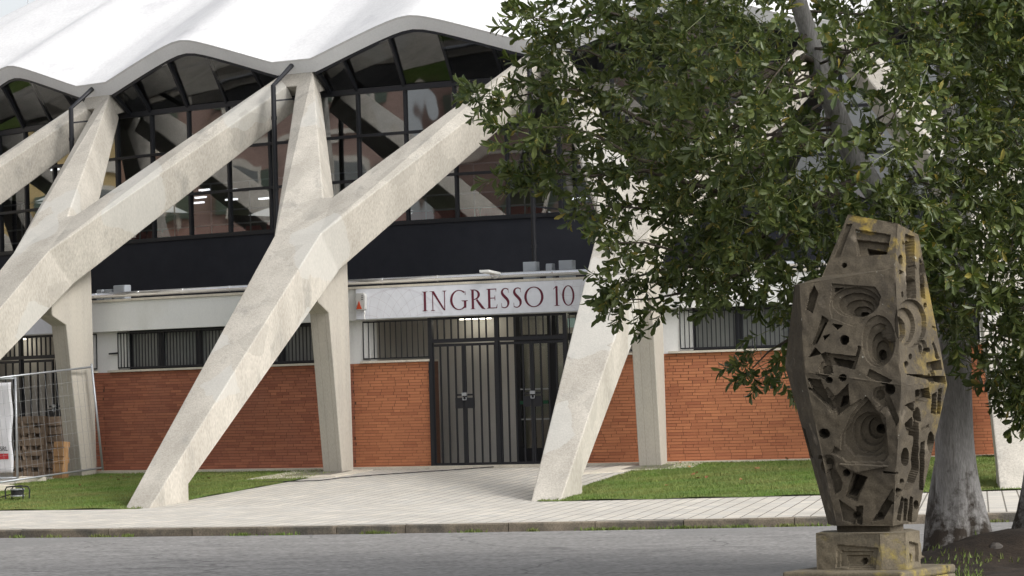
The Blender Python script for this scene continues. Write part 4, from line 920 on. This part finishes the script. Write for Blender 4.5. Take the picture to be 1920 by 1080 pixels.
def quad(*q): mb.add([Vector(x)-Vector(SC0) for x in q], [tuple(range(len(q)))])
quad(bot['Rb'], bot['B'], mid['B'], mid['Rb']); quad(bot['B'], bot['Lb'], mid['Lb'], mid['B']); quad(mid['Rb'], mid['B'], sho['B'], sho['Rb']); quad(mid['B'], mid['Lb'], sho['Lb'], sho['B'])
quad(sho['Lb'], sho['Lf'], sho['Fr'], blk['Lf']); quad(sho['Lb'], blk['Lf'], blk['B'], sho['B']); quad(sho['B'], blk['B'], blk['Rb']); quad(blk['Lf'], top['Lf'], top['B'], blk['B']); quad(blk['Rb'], blk['B'], top['B'], top['Rb'])
quad(top['Lf'], top['Fr'], top['Rb'], top['B']); quad(bot['Lb'], bot['Lf'], bot['Fr'], bot['Rb'], bot['B'])
mb.build('rear_faces', scu, body, fix=False)
add_lichen(scu, (.27, .195, .045), 3.4, .90, 1.16, (('X', .5), ('Z', .07))); add_lichen(scu, (.33, .24, .05), 4.0, 1.47, 1.60, (('Z', .3),)); add_lichen(scu, (.50, .50, .44), 7.0, .70, .74, (('Z', .012),))
base_m = mat('plinth_stone', (.165, .138, .095), (.115, .098, .07), 3.5, .92, .5, 60, rand=False, c3=(.23, .19, .12), fine_amt=.3); add_lichen(base_m, (.30, .235, .05), 2.6, .55, .72); add_lichen(base_m, (.05, .045, .03), 5, .62, .70)
cA = atd(1628, 1030, 26.62); zc = [atd(1628, v, 26.3)[2] for v in (1068, 999, 985)]
ax0 = math.atan2(FW[1], FW[0])-math.pi/2
def ngon(n, rad, rot, sq=1.0): return [(rad*math.cos(rot+2*math.pi*k/n), rad*sq*math.sin(rot+2*math.pi*k/n)) for k in range(n)]
nk = MB(); P_ = [(-.26, -.10), (.20, -.20), (.31, -.02), (.14, .26), (-.24, .22)]
def pris(mb, P_, z0, z1, c): n = len(P_); mb.add([(c[0]+x-SC0[0], c[1]+y-SC0[1], z0-SC0[2]) for x, y in P_]+[(c[0]+x-SC0[0], c[1]+y-SC0[1], z1-SC0[2]) for x, y in P_], [tuple(range(n))[::-1], tuple(range(n, 2*n))]+[(i, (i+1) % n, (i+1) % n+n, i+n) for i in range(n)])
pris(nk, P_, zc[1]-.05, zc[2]+.05, cA); nk.build('neck', scu, sculpt, bevel=.01)
# drum: carved front, plain back
DP = [(-.435, -.20), (.12, -.43), (.33, -.40), (.445, -.12), (.36, .30), (.0, .44), (-.38, .25)]
w2 = lambda x, y, z: np.array([cA[0]+x, cA[1]+y, z])
drum = empty_part('drum', sculpt)
for i, (a_, b_) in enumerate(zip(DP, DP[1:]+DP[:1])):
    carved('drum_face', (w2(*a_, zc[0]-.01), w2(*b_, zc[0]-.01), w2(*b_, zc[1]), w2(*a_, zc[1])), 90 if i < 3 else 12, 40 if i < 3 else 8, drum, base_m)
mb = MB(); n = len(DP); mb.add([w2(x, y, zc[1])-SC0 for x, y in DP], [tuple(range(n))]); mb.build('drum_top', base_m, drum, fix=False)
PP = [(-.72, -.42), (.30, -.78), (.74, .30), (-.30, .70)]
pb = MB(); pris(pb, PP, -.12, zc[0]-.075, cA); pb.build('plinth', base_m, sculpt, bevel=.02); pb = MB(); pris(pb, [(x*1.0, y*1.0) for x, y in PP], zc[0]-.073, zc[0], cA); pb.build('plinth_cap', base_m, sculpt, bevel=.02)
# ------------------------------------------------------------------ verge with mound, two evergreen trees
vc = CAM+FW*0; fh = np.array([FW[0], FW[1], 0]); fh /= np.linalg.norm(fh); rh = np.array([fh[1], -fh[0], 0])
VC = CAM+fh*27.2+rh*4.95; VC[2] = 0
def mound(x, y):
    q = np.array([x, y, 0])-VC; r = math.hypot(q[0], q[1]); d = np.array([x, y, 0])-(CAM+fh*29.15+rh*4.72); e = math.exp(-((d@rh)/1.0)**2-((d@fh)/.75)**2)
    return -.10+.05*max(0, 1-(r/2.8)**4)+.36*e+.05*mnoise.noise((x*1.7, y*1.7, 0))+.035*mnoise.noise((x*5, y*5, 0))*min(1, max(0, 2.8-r))*.8
vm_ = MB(); NR, NA = 26, 72
vm_.v.append((VC[0], VC[1], mound(VC[0], VC[1])))
for i in range(1, NR+1):
    for k in range(NA):
        a = 2*math.pi*k/NA; rr = 2.85*i/NR*(1+.04*math.sin(3*a)+.02*math.sin(7*a)); x, y = VC[0]+rr*math.cos(a), VC[1]+rr*math.sin(a); vm_.v.append((x, y, mound(x, y)+(.02*mnoise.noise((x*6, y*6, 3)) if i < NR else -.06)))
for k in range(NA): vm_.f.append((0, 1+k, 1+(k+1) % NA)); vm_.m.append(0)
for i in range(NR-1):
    for k in range(NA): a = 1+i*NA+k; b = 1+i*NA+(k+1) % NA; vm_.f.append((a, a+NA, b+NA, b)); vm_.m.append(0)
tag(vm_.build('verge', soil, smooth=True), 'dark earth verge under the two trees', 'verge', kind='structure')
def verge_s():
    while True:
        a = rng.uniform(0, 6.283); rr = 2.75*math.sqrt(rng.random()); x, y = VC[0]+rr*math.cos(a), VC[1]+rr*math.sin(a); q = np.array([x, y, 0])-(CAM+fh*29.3+rh*4.75)
        if mnoise.noise((x*2.2, y*2.2, 5)) > .02+(.25 if math.hypot(q[0], q[1]) < .9 else 0): return x, y, mound(x, y), rng.uniform(0, .6)
blades(4200, verge_s, .02, .06, .007, 'verge_grass', 'tufts of grass on the earth verge under the trees', 'grass', grass_m)
stn = MB()
for u, v, d, s in [(1868, 1058, 28.6, .08), (1790, 1066, 28.0, .035)]:
    X = atd(u, v, d); z = mound(X[0], X[1])-s*.35; ring = []
    for k in range(3):
        ring.append([(X[0]+s*(1, .85, .4)[k]*math.cos(a)*random.uniform(.8, 1.2), X[1]+s*(1, .85, .4)[k]*math.sin(a)*random.uniform(.8, 1.2), z+s*(-.2, .5, .85)[k]) for a in [j*math.pi/4 for j in range(8)]])
    b = len(stn.v); stn.v += sum(ring, [])
    for k in range(2):
        for j in range(8): stn.f.append((b+k*8+j, b+k*8+(j+1) % 8, b+k*8+8+(j+1) % 8, b+k*8+8+j)); stn.m.append(0)
    stn.f.append(tuple(b+16+j for j in range(8))); stn.m.append(0)
tag(stn.build('stones', mat('field_stone', (.11, .10, .09), (.07, .062, .055), 6, .9, .4, 40)), 'loose grey stones in the earth below the tree', 'stones', kind='stuff')
bark = mat('bark', (.36, .35, .34), (.25, .24, .23), 2.2, .9, .6, 26, (3, 3, .55), c3=(.10, .088, .075), fine_amt=.3, third=(.56, .68), scale3=1.1)
add_lichen(bark, (.045, .035, .027), 7.0, .26, .46, (('Z', -.36),)); add_lichen(bark, (.45, .40, .34), 2.6, .66, .70)
twig_m = mat('twig_bark', (.12, .10, .08), (.08, .065, .05), 5, .9, .2, 30)
def leaf_material(name, c1, c2, c3):
    m = bpy.data.materials.new(name); m.use_nodes = True; n = m.node_tree.nodes; L = m.node_tree.links; b = n['Principled BSDF']
    at = n.new('ShaderNodeAttribute'); at.attribute_name = 'tone'; r = n.new('ShaderNodeValToRGB'); e = r.color_ramp.elements
    e[0].color = (*c1, 1); e[1].position = .75; e[1].color = (*c2, 1); x = r.color_ramp.elements.new(.97); x.color = (*c3, 1)
    L.new(at.outputs['Fac'], r.inputs[0]); L.new(r.outputs[0], b.inputs['Base Color']); b.inputs['Roughness'].default_value = .42; b.inputs['Specular IOR Level'].default_value = .45
    tl = n.new('ShaderNodeBsdfTranslucent'); mxs = n.new('ShaderNodeMixShader'); mxs.inputs[0].default_value = .16; out = n['Material Output']
    sc = n.new('ShaderNodeVectorMath'); sc.operation = 'MULTIPLY'; sc.inputs[1].default_value = (1.5, 1.7, .6); L.new(r.outputs[0], sc.inputs[0]); L.new(sc.outputs[0], tl.inputs[0])
    L.new(b.outputs[0], mxs.inputs[1]); L.new(tl.outputs[0], mxs.inputs[2]); L.new(mxs.outputs[0], out.inputs[0]); return m
leaf_m = leaf_material('leaf', (.031, .055, .015), (.116, .142, .040), (.28, .22, .045))
def sprig(nl, seed):
    """one shoot along +z: twig, whorled leathery leaves, a few yellow buds; returns V, quads, tone, is_twig"""
    g = np.random.default_rng(seed); V, F, T = [], [], []
    def leaf(base, dirv, L_, W, tone):
        d = dirv/np.linalg.norm(dirv); s = np.cross(d, [0, 0, 1.0]); s /= np.linalg.norm(s)+1e-9; ro = g.normal(0, .5); nrm = np.cross(s, d); s2 = s*math.cos(ro)+nrm*math.sin(ro); n2 = np.cross(s2, d)
        b = len(V)
        for f, w, dr in ((0, .12, 0), (.36, .80, .10), (.74, 1.0, .05), (1, .22, -.06)):
            c = base+d*L_*f+n2*dr*L_*.5
            V.append(c-s2*W*w/2+n2*W*.16*w); V.append(c-n2*W*.05); V.append(c+s2*W*w/2+n2*W*.16*w); T.extend([tone]*3)
        for i in range(3):
            for j in range(2): q = b+i*3+j; F.append((q, q+1, q+4, q+3))
    for i in range(nl):
        h = .06+.16*(i/nl)**.8; az = i*2.4+g.normal(0, .3); el_ = .35+.75*(i/nl)+g.normal(0, .15); d = np.array([math.cos(az)*math.cos(el_), math.sin(az)*math.cos(el_), math.sin(el_)])
        leaf(np.array([0, 0, h]), d, g.uniform(.075, .110), g.uniform(.032, .046), min(1, max(0, g.normal(.42, .19))) if g.random() > .012 else .97)
    b = len(V)                                                 # twig
    for z, r in ((-.12, .0035), (.22, .0018)):
        for k in range(3): V.append(np.array([r*math.cos(k*2.09), r*math.sin(k*2.09), z])); T.append(.72)
    for k in range(3): F.append((b+k, b+(k+1) % 3, b+3+(k+1) % 3, b+3+k))
    for k in range(7):                                         # buds
        c = np.array([g.normal(0, .018), g.normal(0, .018), .17+g.uniform(-.03, .06)]); b = len(V); s = .006
        for o in ((-s, 0, 0), (0, -s, s), (s, 0, 0), (0, s, s*1.5)): V.append(c+np.array(o)); T.append(.93)
        F.append((b, b+1, b+2, b+3))
    return np.array(V), np.array(F), np.array(T)
SPR = [sprig(int(8+i % 4), 100+i) for i in range(8)]
SPM = []
for i, (V, F, T) in enumerate(SPR):
    m = big_mesh('leaf_sprig', V, F, T); m.materials.append(leaf_m); SPM.append(m)
# crown outline in the photograph, carried on beyond the frame (it gives direction only; depth comes from the trunk)
CROWN = np.array([(1075, -60), (1062, 40), (1030, 100), (1010, 150), (1040, 215), (1000, 265), (990, 320), (1075, 335), (1135, 350), (1200, 370), (1250, 400), (1300, 445), (1290, 490), (1310, 530), (1330, 565), (1400, 570), (1430, 600), (1480, 600), (1520, 520), (1600, 520), (1720, 610), (1830, 640), (1840, 700), (1870, 745), (1930, 770), (2100, 760), (2350, 560), (2480, 200), (2450, -250), (2250, -620), (1900, -800), (1500, -780), (1220, -520), (1080, -260)])
def inpoly(P, u, v):
    m = np.zeros(u.shape, bool); j = len(P)-1
    for i in range(len(P)):
        xi, yi = P[i]; xj, yj = P[j]; m ^= ((yi > v) != (yj > v)) & (u < (xj-xi)*(v-yi)/(yj-yi+1e-9)+xi); j = i
    return m
def edge_dist(P, u, v):
    D = np.full(u.shape, 1e9)
    for i in range(len(P)):
        a, b = P[i-1], P[i]; ab = b-a; t = np.clip(((u-a[0])*ab[0]+(v-a[1])*ab[1])/(ab@ab), 0, 1); D = np.minimum(D, np.hypot(u-a[0]-t*ab[0], v-a[1]-t*ab[1]))
    return D
N0 = 14600
U = rng.uniform(900, 2500, N0); Vv = rng.uniform(-820, 790, N0); ok = inpoly(CROWN, U, Vv)
off = (Vv < -60) | (U > 1980); ok &= (~off) | (rng.random(N0) < .45)
U, Vv = U[ok], Vv[ok]
dens = np.array([mnoise.noise((u*.011, v*.011, 2.0))+.6*mnoise.noise((u*.03, v*.03, 7.0)) for u, v in zip(U, Vv)])
ED = edge_dist(CROWN, U, Vv); keep = (dens+np.clip(ED/260, 0, .55)*.9) > -.30; U, Vv, ED = U[keep], Vv[keep], ED[keep]
TRK = np.array([(1475, -60), (1492, 0), (1515, 60), (1545, 150), (1583, 250), (1622, 330)])
gap = np.zeros(len(U))
for a_, b_ in zip(TRK[:-1], TRK[1:]):
    t_ = np.clip(((U-a_[0])*(b_-a_)[0]+(Vv-a_[1])*(b_-a_)[1])/((b_-a_)@(b_-a_)), 0, 1); gap = np.maximum(gap, (np.hypot(U-a_[0]-t_*(b_-a_)[0], Vv-a_[1]-t_*(b_-a_)[1]) < 44)*.86)
gap = np.maximum(gap, inpoly(np.array([(1600, 70), (1650, 110), (1790, 340), (1730, 370), (1640, 240)]), U, Vv)*.72)
gap = np.maximum(gap, inpoly(np.array([(1400, 190), (1510, 200), (1530, 340), (1420, 330)]), U, Vv)*.35)
gap = np.maximum(gap, ((U < 1230) & (Vv < 470))*.60); gap = np.maximum(gap, (U < 1230)*.5); gap = np.maximum(gap, ((U >= 1230) & (U < 1620))*.12)
keep = rng.random(len(U)) > gap; U, Vv, ED = U[keep], Vv[keep], ED[keep]
half = np.clip(.45+ED/135, .45, 3.1); DD = 28.3+half*rng.uniform(-1, 1, len(U)); DD = np.where(U > 1760, np.maximum(DD, 27.2+.4*rng.random(len(U))), DD)
POS = CAM+(FW[None]+RT[None]*((U-960)/FPX)[:, None]+UP[None]*((540-Vv)/FPX)[:, None])*DD[:, None]
extra = []
BR = [[(1330, 270), (1200, 225), (1110, 170), (1030, 168), (965, 182), (915, 186)], [(1350, 330), (1200, 300), (1110, 250), (1050, 238), (965, 240)], [(1350, 360), (1210, 320), (1110, 330), (1030, 325), (985, 322)], [(1400, 470), (1300, 480), (1210, 455), (1150, 455)], [(1420, 500), (1300, 545), (1225, 560), (1165, 563)],
      [(1480, 140), (1280, 60), (1130, 20), (1060, 45), (995, 32)], [(1560, 560), (1490, 630), (1440, 660), (1412, 690)], [(1380, 180), (1220, 150), (1100, 95), (1040, 90)], [(1400, 420), (1290, 400), (1200, 390), (1110, 385)], [(1860, 650), (1880, 700), (1905, 745)], [(1350, 500), (1260, 500), (1190, 520), (1155, 532)]]
BRW = []
for i, b in enumerate(BR):
    d0 = 28.6 if i not in (6,) else 28.9; W = [atd(u, v, d0-.25*k-(.3 if i % 2 else -.3)*k*.4) for k, (u, v) in enumerate(b)]; BRW.append(W)
    for k in range(len(W)-1):
        for q in range(7 if k else 4):
            t = rng.random(); X = W[k]*(1-t)+W[k+1]*t; extra.append(X+rng.normal(0, .07, 3))
    for q in range(7): extra.append(W[-1]+rng.normal(0, .06, 3))
POS = np.vstack([POS, np.array(extra)])
CEN = atd(1560, 60, 28.9)
def rot_to(d, spin):
    d = d/np.linalg.norm(d); a = np.array([1.0, 0, 0]) if abs(d[0]) < .9 else np.array([0, 1.0, 0]); x = np.cross(a, d); x /= np.linalg.norm(x); y = np.cross(d, x)
    return np.stack([x*math.cos(spin)+y*math.sin(spin), -x*math.sin(spin)+y*math.cos(spin), d], 1)
dpt = POS-CAM; zz = dpt@FW; PU = 960+FPX*(dpt@RT)/zz; PV = 540-FPX*(dpt@UP)/zz
is2 = PU > 1850
RMs, SCs, KIND = [], [], []
for X in POS:
    d = (X-CEN); d = d/np.linalg.norm(d)*.8+rng.normal(0, .45, 3)+np.array([0, 0, .25]); RMs.append(rot_to(d, rng.uniform(0, 6.28))); SCs.append(rng.uniform(.95, 1.38)); KIND.append(rng.integers(len(SPR)))
infr = (PU > 860) & (PU < 1930) & (PV > -20) & (PV < 790)
order = np.argsort(np.where(infr, zz-.0, 99)); indiv = set(order[:300].tolist())
tree = thing('evergreen_tree', 'evergreen tree with grey leaning trunk, standing behind the stone sculpture', 'tree', tuple(atd(1797, 1042, 29.3)), group='evergreen trees on the verge')
tree2 = thing('evergreen_tree', 'evergreen tree cut off by the right picture edge', 'tree', tuple(atd(1950, 1030, 29.6)), group='evergreen trees on the verge')
def crown_mesh(sel, parent):
    VS, FS, TS = [], [], []; nb = 0; o = np.array(parent.location)
    for i in sel:
        V, F, T = SPR[KIND[i]]; W = (V*SCs[i])@RMs[i].T+POS[i]-o; VS.append(W); FS.append(F+nb); TS.append(np.clip(T+rng.normal(0, .06), 0, 1)); nb += len(V)
    ob = link('crown', big_mesh('crown', np.vstack(VS), np.vstack(FS), np.concatenate(TS)), leaf_m, parent); tag(ob, kind='stuff')
idx = np.arange(len(POS))
crown_mesh([i for i in idx if not is2[i] and i not in indiv], tree); crown_mesh([i for i in idx if is2[i] and i not in indiv], tree2)
for i in indiv:
    par = tree2 if is2[i] else tree; o = link('leaf_sprig', SPM[KIND[i]], None, par); M4 = Matrix([[*(RMs[i][r]*SCs[i]), POS[i][r]-par.location[r]] for r in range(3)]+[[0, 0, 0, 1]]); o.matrix_basis = M4
def trunk(path, name, parent, lobes=0, n=20, seed=1, m=bark):
    """path: (world point, radius); the lowest rings spread into root buttresses"""
    g = np.random.default_rng(seed); ph = g.uniform(0, 6.28, 6); P = [np.array(p) for p, r in path]; R = [r for p, r in path]
    Q, RR = [], []
    for i in range(len(P)-1):
        for k in range(6):
            t = k/6; q = [P[max(0, i-1)], P[i], P[i+1], P[min(len(P)-1, i+2)]]; Q.append(.5*(2*q[1]+(-q[0]+q[2])*t+(2*q[0]-5*q[1]+4*q[2]-q[3])*t*t+(-q[0]+3*q[1]-3*q[2]+q[3])*t**3)); RR.append(R[i]*(1-t)+R[i+1]*t)
    Q.append(P[-1]); RR.append(R[-1]); mb = MB(); o = np.array(parent.location); ref = np.array([1.0, 0, 0])
    for i, (p, r) in enumerate(zip(Q, RR)):
        a = Q[min(i+1, len(Q)-1)]-Q[max(i-1, 0)]; a /= np.linalg.norm(a); x = ref-a*(ref@a); x /= np.linalg.norm(x); y = np.cross(a, x); ref = x
        fl = lobes*max(0, 1-i/24)**1.6
        for k in range(n):
            th = 2*math.pi*k/n; rr = r*(1+fl*(.28*math.cos(3*th+ph[0])+.20*math.cos(5*th+ph[1])+.12*math.cos(8*th+ph[2]))+.035*math.sin(2*th+i*.35+ph[3])+.02*math.sin(5*th-i*.3))
            q = p+(x*math.cos(th)+y*math.sin(th))*rr-o; mb.v.append(tuple(q))
    for i in range(len(Q)-1):
        for k in range(n): mb.f.append((i*n+k, i*n+(k+1) % n, (i+1)*n+(k+1) % n, (i+1)*n+k)); mb.m.append(0)
    mb.f += [tuple(range(n))[::-1], tuple((len(Q)-1)*n+k for k in range(n))]; mb.m += [0, 0]
    return mb.build(name, m, parent, smooth=True, fix=False)
dt = 29.3
def W_(u, v, d=dt): return atd(u, v, d)
def rpx(w, d=dt): return w/2*d/FPX
trunk([(W_(1798, 1066), rpx(150)), (W_(1798, 1035), rpx(126)), (W_(1798, 985), rpx(102)), (W_(1795, 920), rpx(86)), (W_(1790, 830), rpx(74)), (W_(1788, 730), rpx(66)), (W_(1789, 640), rpx(60)), (W_(1775, 560), rpx(56)), (W_(1730, 470, 29.2), rpx(52)), (W_(1670, 395, 29.1), rpx(48)), (W_(1622, 330, 29), rpx(45)), (W_(1583, 250, 29), rpx(41)), (W_(1545, 150, 28.9), rpx(37)), (W_(1515, 60, 28.9), rpx(33)), (W_(1492, -20, 28.8), rpx(30)), (W_(1470, -180, 28.8), rpx(24)), (W_(1440, -420, 28.7), rpx(16)), (W_(1430, -640, 28.7), rpx(6))], 'trunk', tree, 1.1, 32, 3)
trunk([(W_(1765, 1050, 29.55), rpx(70)), (W_(1757, 960, 29.55), rpx(42)), (W_(1766, 860, 29.5), rpx(26)), (W_(1780, 760, 29.4), rpx(14))], 'root_buttress', tree, .3, 14, 5)
trunk([(W_(1788, 640), rpx(40)), (W_(1800, 480, 29.5), rpx(36)), (W_(1790, 300, 29.7), rpx(30)), (W_(1760, 60, 29.9), rpx(22)), (W_(1740, -300, 30), rpx(10))], 'limb', tree, 0, 12, 7)
trunk([(W_(1950, 1056, 29.6), rpx(150)), (W_(1948, 1020, 29.6), rpx(118)), (W_(1950, 960, 29.6), rpx(90)), (W_(1957, 860, 29.6), rpx(74)), (W_(1958, 700, 29.6), rpx(66)), (W_(1962, 560, 29.6), rpx(60)), (W_(1985, 350, 29.7), rpx(50)), (W_(2020, 50, 29.8), rpx(36)), (W_(2040, -350, 29.8), rpx(18)), (W_(2050, -600, 29.8), rpx(6))], 'trunk', tree2, .7, 24, 9)
def limb(pts, r0, r1, parent):
    o = Vector(parent.location); n = len(pts); MB().tube([Vector(p)-o for p in pts], [r0+(r1-r0)*i/(n-1) for i in range(n)], 7).build('branch', twig_m, parent, smooth=True)
TP = [W_(1770, 540), W_(1730, 470, 29.2), W_(1670, 395, 29.1), W_(1622, 330, 29), W_(1583, 250, 29), W_(1545, 150, 28.9), W_(1515, 60, 28.9), W_(1492, -20, 28.8), W_(1470, -180, 28.8)]
starts = [TP[i]*(1-k/12)+TP[i+1]*k/12 for i in range(len(TP)-1) for k in range(12)]
starts_old = [W_(1583, 250, 29), W_(1622, 330, 29), W_(1670, 395, 29.1), W_(1730, 470, 29.2), W_(1545, 150, 28.9), W_(1515, 60, 28.9)]
for i, W in enumerate(BRW):
    s = min(starts, key=lambda q: np.linalg.norm(q-W[0])) if i != 9 else W_(1962, 560, 29.6)
    limb([s, s*.5+W[0]*.5+np.array([0, 0, .12]), *W], .032, .004, tree2 if i == 9 else tree)
cand = [i for i in idx if infr[i]]; rng.shuffle(cand)
for i in cand[:34]:
    X = POS[i]; par = tree2 if is2[i] else tree
    s = min(starts, key=lambda q: np.linalg.norm(q-X)) if not is2[i] else W_(1975, 420, 29.65)
    s = starts[min(len(starts)-1, max(0, min(range(len(starts)), key=lambda q: np.linalg.norm(starts[q]-X))+int(rng.integers(-14, 15))))] if not is2[i] else W_(1962, 560, 29.6)*(1-rng.random()*.6)+W_(2020, 50, 29.8)*0
    if is2[i]:
        t_ = rng.random(); s = W_(1960, 620, 29.6)*(1-t_)+W_(2005, 180, 29.75)*t_
    a = s*.65+X*.35+rng.normal(0, .12, 3)+np.array([0, 0, .1]); b = s*.3+X*.7+rng.normal(0, .12, 3); limb([s, a, b, X], .014, .003, par)

# ------------------------------------------------------------------ houses across the street (they stand behind and beside the camera and show in the glass)
def house(name_lab, c, w, dep, h, rz, col, trim, floors, cols, roofc):
    wm = mat('house_wall', col, tuple(x*.85 for x in col), .6, .9, .1, 20, rand=False); tm_ = flat('house_trim', trim, .7); rm_ = flat('house_roof', roofc, .8)
    t = thing('house', name_lab, 'house', (c[0], c[1], -.12), rz, 'houses across the street')
    MB().box((0, 0, h/2), (w, dep, h)).build('wall', wm, t)
    MB().box((0, 0, h+.15), (w+.8, dep+.8, .3)).build('cornice', tm_, t)
    mb = MB(); mb.add([(-w/2-.3, -dep/2-.3, h+.3), (w/2+.3, -dep/2-.3, h+.3), (w/2+.3, dep/2+.3, h+.3), (-w/2-.3, dep/2+.3, h+.3), (-w/2+3, 0, h+2.6), (w/2-3, 0, h+2.6)], [(0, 1, 5, 4), (1, 2, 5), (2, 3, 4, 5), (3, 0, 4)]); mb.build('roof', rm_, t)
    pm = frost; fh_ = h/floors
    fr = MB().box((0, -.05, 0), (1.45, .16, 2.05)).mesh('window_frame'); fr.materials.append(tm_); pn = MB().box((0, -.12, 0), (1.05, .06, 1.65)).mesh('window_pane'); pn.materials.append(pm)
    sh = MB().box((0, -.10, 0), (.55, .08, 1.7)).mesh('shutter'); sh.materials.append(flat('shutter_paint', (.10, .13, .10), .7))
    for f in range(floors):
        for k in range(cols):
            x = -w/2+w*(k+.5)/cols; z = fh_*(f+.52)
            a = link('window', fr, None, t, loc=(x, -dep/2, z)); link('window_pane', pn, None, a)
            for s in (-1, 1): link('shutter', sh, None, a, loc=(s*1.02, 0, 0))
    for f in range(1, floors): MB().box((0, -dep/2-.05, fh_*f), (w, .12, .22)).build('string_course', tm_, t)
    return t
def facing(c): return math.atan2(c[0], -c[1])+math.pi
for lab, ph, R, w, h, col, roofc in [('ochre yellow town house left across the street', -74, 74, 20, 17, (.56, .42, .2), (.22, .10, .06)), ('terracotta red apartment house facing the hall entrance', -54, 84, 42, 19, (.36, .25, .21), (.20, .10, .07)), ('brownish red apartment house behind the photographer to the left', -26, 98, 46, 19, (.36, .26, .22), (.20, .10, .07)), ('cream town house at the far left of the street', -97, 72, 22, 16, (.55, .48, .36), (.22, .11, .07))]:
    q = pol(ph, R, 0); house(lab, (q.x, q.y), w, 11, h, ph*D2R+math.pi, col, (.62, .58, .50), 5, max(4, int(w/3.6)), roofc)
